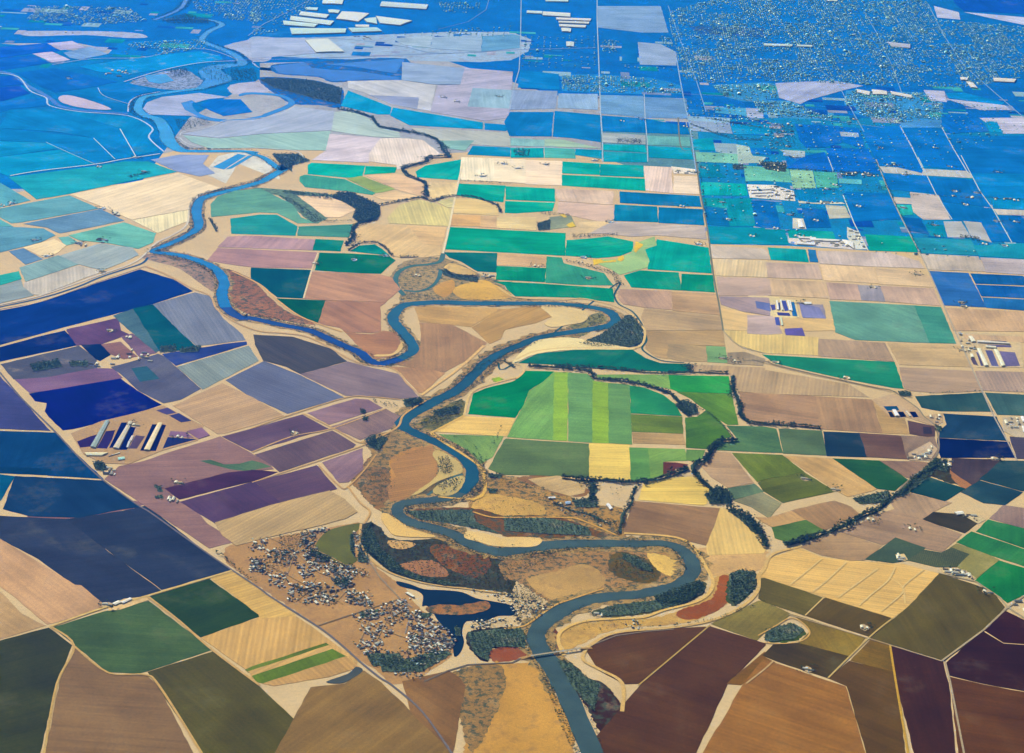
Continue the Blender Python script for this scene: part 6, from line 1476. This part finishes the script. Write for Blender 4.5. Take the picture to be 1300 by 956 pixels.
# sheds, trailers and parked things between the houses, past counting
clutter = []
for ln in CLUSTERS.strip().splitlines():
    pl, n, where = ln.split(';'); poly = grow(land(pl), 14); n = int(int(n) * 2.1)
    xs = [p[0] for p in poly]; ys = [p[1] for p in poly]
    for _ in range(n * 3):
        q = (random.uniform(min(xs), max(xs)), random.uniform(min(ys), max(ys)))
        if n > 0 and inside(q, poly) and free(*q, 9):
            clutter.append((q[0], q[1], random.uniform(.5, .95), R(38) + random.choice((0, PI2)) + random.uniform(-.2, .2), 1)); n -= 1
            if random.random() < .7: trees.append((q[0] + random.uniform(-14, 14), q[1] + random.uniform(-14, 14), random.uniform(7, 13), "among the houses " + where if len(where.split()) < 9 else where))
ns = 0
for ln in SHEDS.strip().splitlines():
    pl, n, where = ln.split(';')
    poly = land(pl); n = int(n); xs = [p[0] for p in poly]; ys = [p[1] for p in poly]; tries = 0
    while n > 0 and tries < 3000 and ns < 295:
        tries += 1
        q = (random.uniform(min(xs), max(xs)), random.uniform(min(ys), max(ys)))
        if not inside(q, poly) or not free(*q, 18): continue
        roof = random.choices(("white", "grey", "tan"), (8, 2, 2))[0]
        house(q[0], q[1], random.choice((0, PI2)) + random.uniform(-.05, .05), random.choice(((20, 11), (24, 7))), roof, "farm_shed",
              f"{RN[roof]} farm shed {where}", "shed", f"{RN[roof]} farm sheds {where}", parts=False, s=random.uniform(1.0, 1.9))
        n -= 1; ns += 1
# lone farmsteads: a house, a shed and a few trees round a pale yard
fp = []
for w in FARMS.split()[1:]:
    x, y = w.split(','); fp.append((float(x), float(y)))
def field_near(px, py):
    best = None
    for ln in FIELDS.strip().splitlines():
        k, hx, pl, lab = ln.split(';')
        q = pix(pl); cx = sum(p[0] for p in q) / len(q); cy = sum(p[1] for p in q) / len(q)
        d = min(math.hypot(p[0] - px, (p[1] - py) * 2) for p in q) + .15 * math.hypot(cx - px, (cy - py) * 2)
        if best is None or d < best[0]: best = (d, lab)
    return best[1]
used_l = set()
for (fx, fy) in fp:
    X, Y = P(fx, fy)
    wds = field_near(fx, fy).split()[:9]
    while wds[-1] in ('the', 'of', 'a', 'by', 'below', 'above', 'right', 'left', 'beside', 'and', 'between', 'under', 'with', 'in', 'one', 'two', 'three', 'small', 'pale', 'dark', 'long', 'tan', 'blue', 'thin', 'among', 'at', 'its', 'round', 'middle', 'over', 'from', 'upper', 'lower', 'white', 'teal', 'river', 'straight', 'square'):
        wds.pop()
    near = ' '.join(wds); near7 = ' '.join(wds[:6])
    pts = [(X + math.cos(a) * random.uniform(18, 34), Y + math.sin(a) * random.uniform(18, 40)) for a in [k * .785 for k in range(8)]]
    slab("farmyard", pts, 2.1 + random.uniform(0, .05), PM['y'], kind="structure", col=base("196 174 142" if fy > 330 else "150 178 212", fy))
    lab = f"farmhouse with yard at the {near}"
    g = None
    if lab in used_l: g = f"farmhouses at the {near}"
    used_l.add(lab)
    gg = f"farmsteads at the {near}"
    house(X - 12, Y + 5, random.choice((0, PI2)), (20, 11), "white", "farmhouse", lab, "house", gg, parts=False, s=1.3)
    house(X + 16, Y - 10, random.choice((0, PI2)), (24, 7), "white", "farm_shed", f"pale shed of the farm at the {near}", "shed", gg, parts=False, s=1.2)
    for _ in range(9):
        a = random.uniform(0, 6.28); r = random.uniform(22, 62)
        trees.append((X + math.cos(a) * r, Y + math.sin(a) * r, random.uniform(8, 15), f"round the farm at the {near7}"))
# ---------------------------------------------------------------- big roofs
for ln in ROOFS.strip().splitlines():
    nm, pl, h, hx, lab = ln.rstrip('|').split(';'); h = float(h)
    px = pix(pl); q = [P(*p) for p in px]; cy = sum(p[1] for p in px) / 4
    cx_, cy_ = sum(p[0] for p in q) / 4, sum(p[1] for p in q) / 4
    q = [(x - cx_, y - cy_) for x, y in q]
    if sum(a[0] * b[1] - b[0] * a[1] for a, b in zip(q, q[1:] + q[:1])) < 0: q.reverse()
    # ridge runs between the middles of the two shorter sides
    def mid(a, b, k=.5): return (a[0] * (1 - k) + b[0] * k, a[1] * (1 - k) + b[1] * k)
    def dist(a, b): return math.hypot(a[0] - b[0], a[1] - b[1])
    if dist(q[0], q[1]) + dist(q[2], q[3]) > dist(q[1], q[2]) + dist(q[3], q[0]): q = q[1:] + q[:1]
    rise = min(4, dist(q[0], q[1]) * .08)
    e = bpy.data.objects.new(nm, None); COL.objects.link(e); e.location = (cx_, cy_, 1.5)
    tagit(e, None, lab, nm, None)
    m0, m1 = mid(q[0], q[1]), mid(q[2], q[3])
    V = [(x, y, 0) for x, y in q] + [(x * .995, y * .995, h) for x, y in q] + [(*m0, h + rise), (*m1, h + rise)]
    wall = link("wall", mesh_from("wall", V, [(0, 1, 5, 8, 4), (1, 2, 6, 5), (2, 3, 7, 9, 6), (3, 0, 4, 7)]), WALLM, parent=e)
    o_ = 1.01
    V = [(x * o_, y * o_, h + .05) for x, y in q] + [(m0[0] * o_, m0[1] * o_, h + rise + .06), (m1[0] * o_, m1[1] * o_, h + rise + .06)]
    V += [(x, y, z + .3) for x, y, z in V]
    Fr = [(6, 10, 11, 9), (10, 7, 8, 11), (0, 3, 5, 4), (4, 5, 2, 1), (0, 4, 10, 6), (4, 1, 7, 10), (1, 2, 8, 7), (2, 5, 11, 8), (5, 3, 9, 11), (3, 0, 6, 9)]
    rf = link("roof", mesh_from("roof", V, Fr), METAL, parent=e, col=[min(.6, c * (.72 if cy < 130 else .9)) for c in base(hx, cy)])
    a, b = q[1], q[2]; L = dist(a, b); ux, uy = (b[0] - a[0]) / L, (b[1] - a[1]) / L
    dv = []
    for k in range(1, 1 + min(5, int(L / 25))):
        cxx, cyy = a[0] + ux * L * k / (min(5, int(L / 25)) + 1), a[1] + uy * L * k / (min(5, int(L / 25)) + 1)
        V = []; w = 2.2
        for s_, z in ((-w, 0), (w, 0), (w, h * .6), (-w, h * .6)): V.append((cxx + ux * s_ + uy * .1, cyy + uy * s_ - ux * .1, z))
        V += [(x - uy * .4, y + ux * .4, z) for x, y, z in V]
        link("door", mesh_from("door", V, [(0, 1, 2, 3), (7, 6, 5, 4), (0, 4, 5, 1), (1, 5, 6, 2), (2, 6, 7, 3), (3, 7, 4, 0)]), DOORM, parent=e)
# ---------------------------------------------------------------- bridge
b0_, b1_ = P(*pix("c3 132,727")[0]), P(*pix("c3 384,689")[0])
L = math.dist(b0_, b1_); ang = math.atan2(b1_[1] - b0_[1], b1_[0] - b0_[0])
br = bpy.data.objects.new("road_bridge", None); COL.objects.link(br); br.location = (*b0_, 1.5); br.rotation_euler = (0, 0, ang)
tagit(br, None, "pale concrete road bridge on piers crossing the river near the bottom edge", "bridge", None)
link("deck", mesh_from("deck", *boxes([(0, L, -6, 6, 7, 8.2)])), CONC, parent=br)
for s_ in (-1, 1): link("parapet", mesh_from("parapet", *boxes([(0, L, s_ * 5.8 - .25, s_ * 5.8 + .25, 8.2, 9.4)])), CONC, parent=br)
npier = int(L / 24)
for k in range(npier + 1):
    x = L * k / npier
    pr = link("pier", mesh_from("pier", *boxes([(x - 1, x + 1, -5, -3, -1, 6.2), (x - 1, x + 1, 3, 5, -1, 6.2), (x - 1.3, x + 1.3, -5.6, 5.6, 6.2, 7)])), CONC, parent=br)
rs, _n2, _b2 = nodes("asphalt"); _b2.inputs["Base Color"].default_value = (.2, .18, .15, 1)
link("road_surface", mesh_from("road_surface", *boxes([(0, L, -5.4, 5.4, 8.2, 8.28)])), plain("worn_asphalt", (.26, .23, .19)), parent=br)
for s_, x0 in ((-1, -60), (1, L)):                   # approach banks
    V = [(x0, -7, 8.1 if s_ > 0 else 0), (x0 + 60, -7, 0 if s_ > 0 else 8.1), (x0 + 60, 7, 0 if s_ > 0 else 8.1), (x0, 7, 8.1 if s_ > 0 else 0),
         (x0, -14, -1), (x0 + 60, -14, -1), (x0 + 60, 14, -1), (x0, 14, -1)]
    o = link("road_embankment", mesh_from("road_embankment", V, [(0, 1, 2, 3), (4, 5, 1, 0), (2, 6, 7, 3), (5, 6, 2, 1), (7, 4, 0, 3)]), PM['y'], kind="structure", col=base("184 148 104", 830))
    o.location = (*b0_, 1.5); o.rotation_euler = (0, 0, ang)
# ---------------------------------------------------------------- trees: the nearest 290 one by one, the rest as woods
def seen(t):
    x, y = proj(t[0], t[1], 5); return 4 < x < 1296 and 4 < y < 950
trees.sort(key=lambda t: -t[2] / math.sqrt(t[0] ** 2 + t[1] ** 2 + H * H) * (1 if seen(t) else 0))
cm = []
for V, Fc in CROWNS:
    me = mesh_from("crown", V, Fc); me.materials.append(LEAF); cm.append(me)
tm = mesh_from("trunk", *trunk_template()); tm.materials.append(BARK)
near, rest = [], []
got = {}
for t in trees:
    if len(near) < 292 and seen(t) and all(abs(t[0] - u[0]) + abs(t[1] - u[1]) > t[2] * .8 for u in near): near.append(t)
    else: rest.append(t)
for x, y, s, where in near:
    e = bpy.data.objects.new("tree", None); COL.objects.link(e); e.location = (x, y, .8); s *= 1.4
    e.scale = (s, s, s * random.uniform(.85, 1.1)); e.rotation_euler = (0, 0, random.uniform(0, 6.28))
    lab = ("tall dark green tree " + where) if len(where.split()) < 12 else ("dark green tree " + where)
    tagit(e, None, lab, "tree", "large trees " + where)
    child("crown", random.choice(cm), e); child("trunk", tm, e)
def mass(name, items, templates, mat, label, zbase=.8, group=None):
    """one mesh holding every item: (x, y, size, turn, squash)"""
    Vs, Ls, St, off, loop = [], [], [], 0, 0
    for i, (x, y, s, a, k) in enumerate(items):
        V, Fc, cnt, flat = templates[i % len(templates)]
        c, sn = math.cos(a), math.sin(a)
        W = np.empty_like(V); W[:, 0] = (V[:, 0] * c - V[:, 1] * sn) * s + x; W[:, 1] = (V[:, 0] * sn + V[:, 1] * c) * s + y; W[:, 2] = V[:, 2] * s * k + zbase
        Vs.append(W); Ls.append(flat + off); St.append(cnt); off += len(V)
    Vs = np.concatenate(Vs); Ls = np.concatenate(Ls); cnt = np.concatenate(St)
    org = Vs.mean(0); org[2] = 0; Vs = Vs - org
    me = bpy.data.meshes.new(name); me.vertices.add(len(Vs)); me.vertices.foreach_set("co", Vs.astype(np.float32).ravel())
    me.loops.add(len(Ls)); me.loops.foreach_set("vertex_index", Ls.astype(np.int32))
    me.polygons.add(len(cnt)); st = np.concatenate(([0], np.cumsum(cnt)[:-1])).astype(np.int32)
    me.polygons.foreach_set("loop_start", st); me.update(calc_edges=True); me.validate()
    o = link(name, me, mat, kind="stuff", label=label); o.location = org
    return o
def prep(V, Fc): return (np.array(V, float), Fc, np.array([len(f) for f in Fc]), np.array([q for f in Fc for q in f]))
LT = [prep(V, Fc) for V, Fc in LOWC]
mass("woodland", [(x, y, s * 1.45, random.uniform(0, 6.28), random.uniform(.75, 1.05)) for x, y, s, w in rest], LT, LEAF,
     "dark green trees of the creeks, river banks and farms")
# ---------------------------------------------------------------- far suburbs
tmpl = []
for L, W in ((15, 11), (18, 12), (13, 11)):
    (wv, wf), (rv, rf) = prism(L, W, 3.5, 2.5)
    b = len(wv); tmpl.append(prep(wv + rv, wf + [tuple(b + q for q in f) for f in rf]))
YARDM = island_mat("outbuilding_paint", [(.42, .42, .40), (.2, .2, .21), (.34, .3, .24), (.55, .55, .52), (.1, .1, .12), (.16, .24, .3), (.28, .16, .12)], .9, .05)
mass("outbuildings", clutter, tmpl, YARDM, "small sheds and trailers crowded between the town houses", 1.6)
hs, ts = [], []
for ln in HOUSES_FAR.strip().splitlines():
    pl, sp = ln.split(';'); poly = land(pl); sp = float(sp)
    xs = [p[0] for p in poly]; ys = [p[1] for p in poly]
    y = min(ys); r = 0
    while y < max(ys):                              # streets run east-west, houses back to back between them
        x = min(xs); r += 1
        while x < max(xs):
            bx, by = int(x // 420), int(y // 380)
            hsh = (bx * 7919 + by * 104729) % 11
            dens = (.8, .6, .75, .3, .7, .55, .8, .12, .65, .75, .45)[hsh]
            turn = hsh % 3 == 0
            qx, qy = (x, y) if not turn else (x + random.uniform(-9, 9), y + random.uniform(-9, 9))
            if inside((qx, qy), poly):
                if random.random() < dens and (x + y * .07) % (190 + 40 * (hsh % 4)) > 16:
                    hs.append((qx, qy, random.uniform(.8, 1.25) * (2.2 if random.random() < .025 else 1), random.choice((0, PI2)) + (.4 if turn else 0), 1))
                if random.random() < .45: ts.append((qx + random.uniform(-14, 14), qy + random.uniform(-14, 14), random.uniform(7, 13), random.uniform(0, 6), 1))
            x += sp * .85
        y += sp * (1.0 if r % 2 else 1.5)
print("houses far", len(hs), "trees", len(ts), "near", len(near), "rest", len(rest), "town", nh, "sheds", ns)
SUBM = island_mat("haze_tinted_roofs", [(.10, .28, .40), (.26, .46, .54), (.06, .18, .26), (.42, .58, .62), (.05, .2, .32), (.15, .36, .46)], .9, .05)  # roof colours pushed to cyan, distance haze painted into them
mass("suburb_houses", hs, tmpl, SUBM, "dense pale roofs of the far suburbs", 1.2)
mass("suburb_trees", ts, LT, LEAF, "street trees among the far suburb roofs", .8)
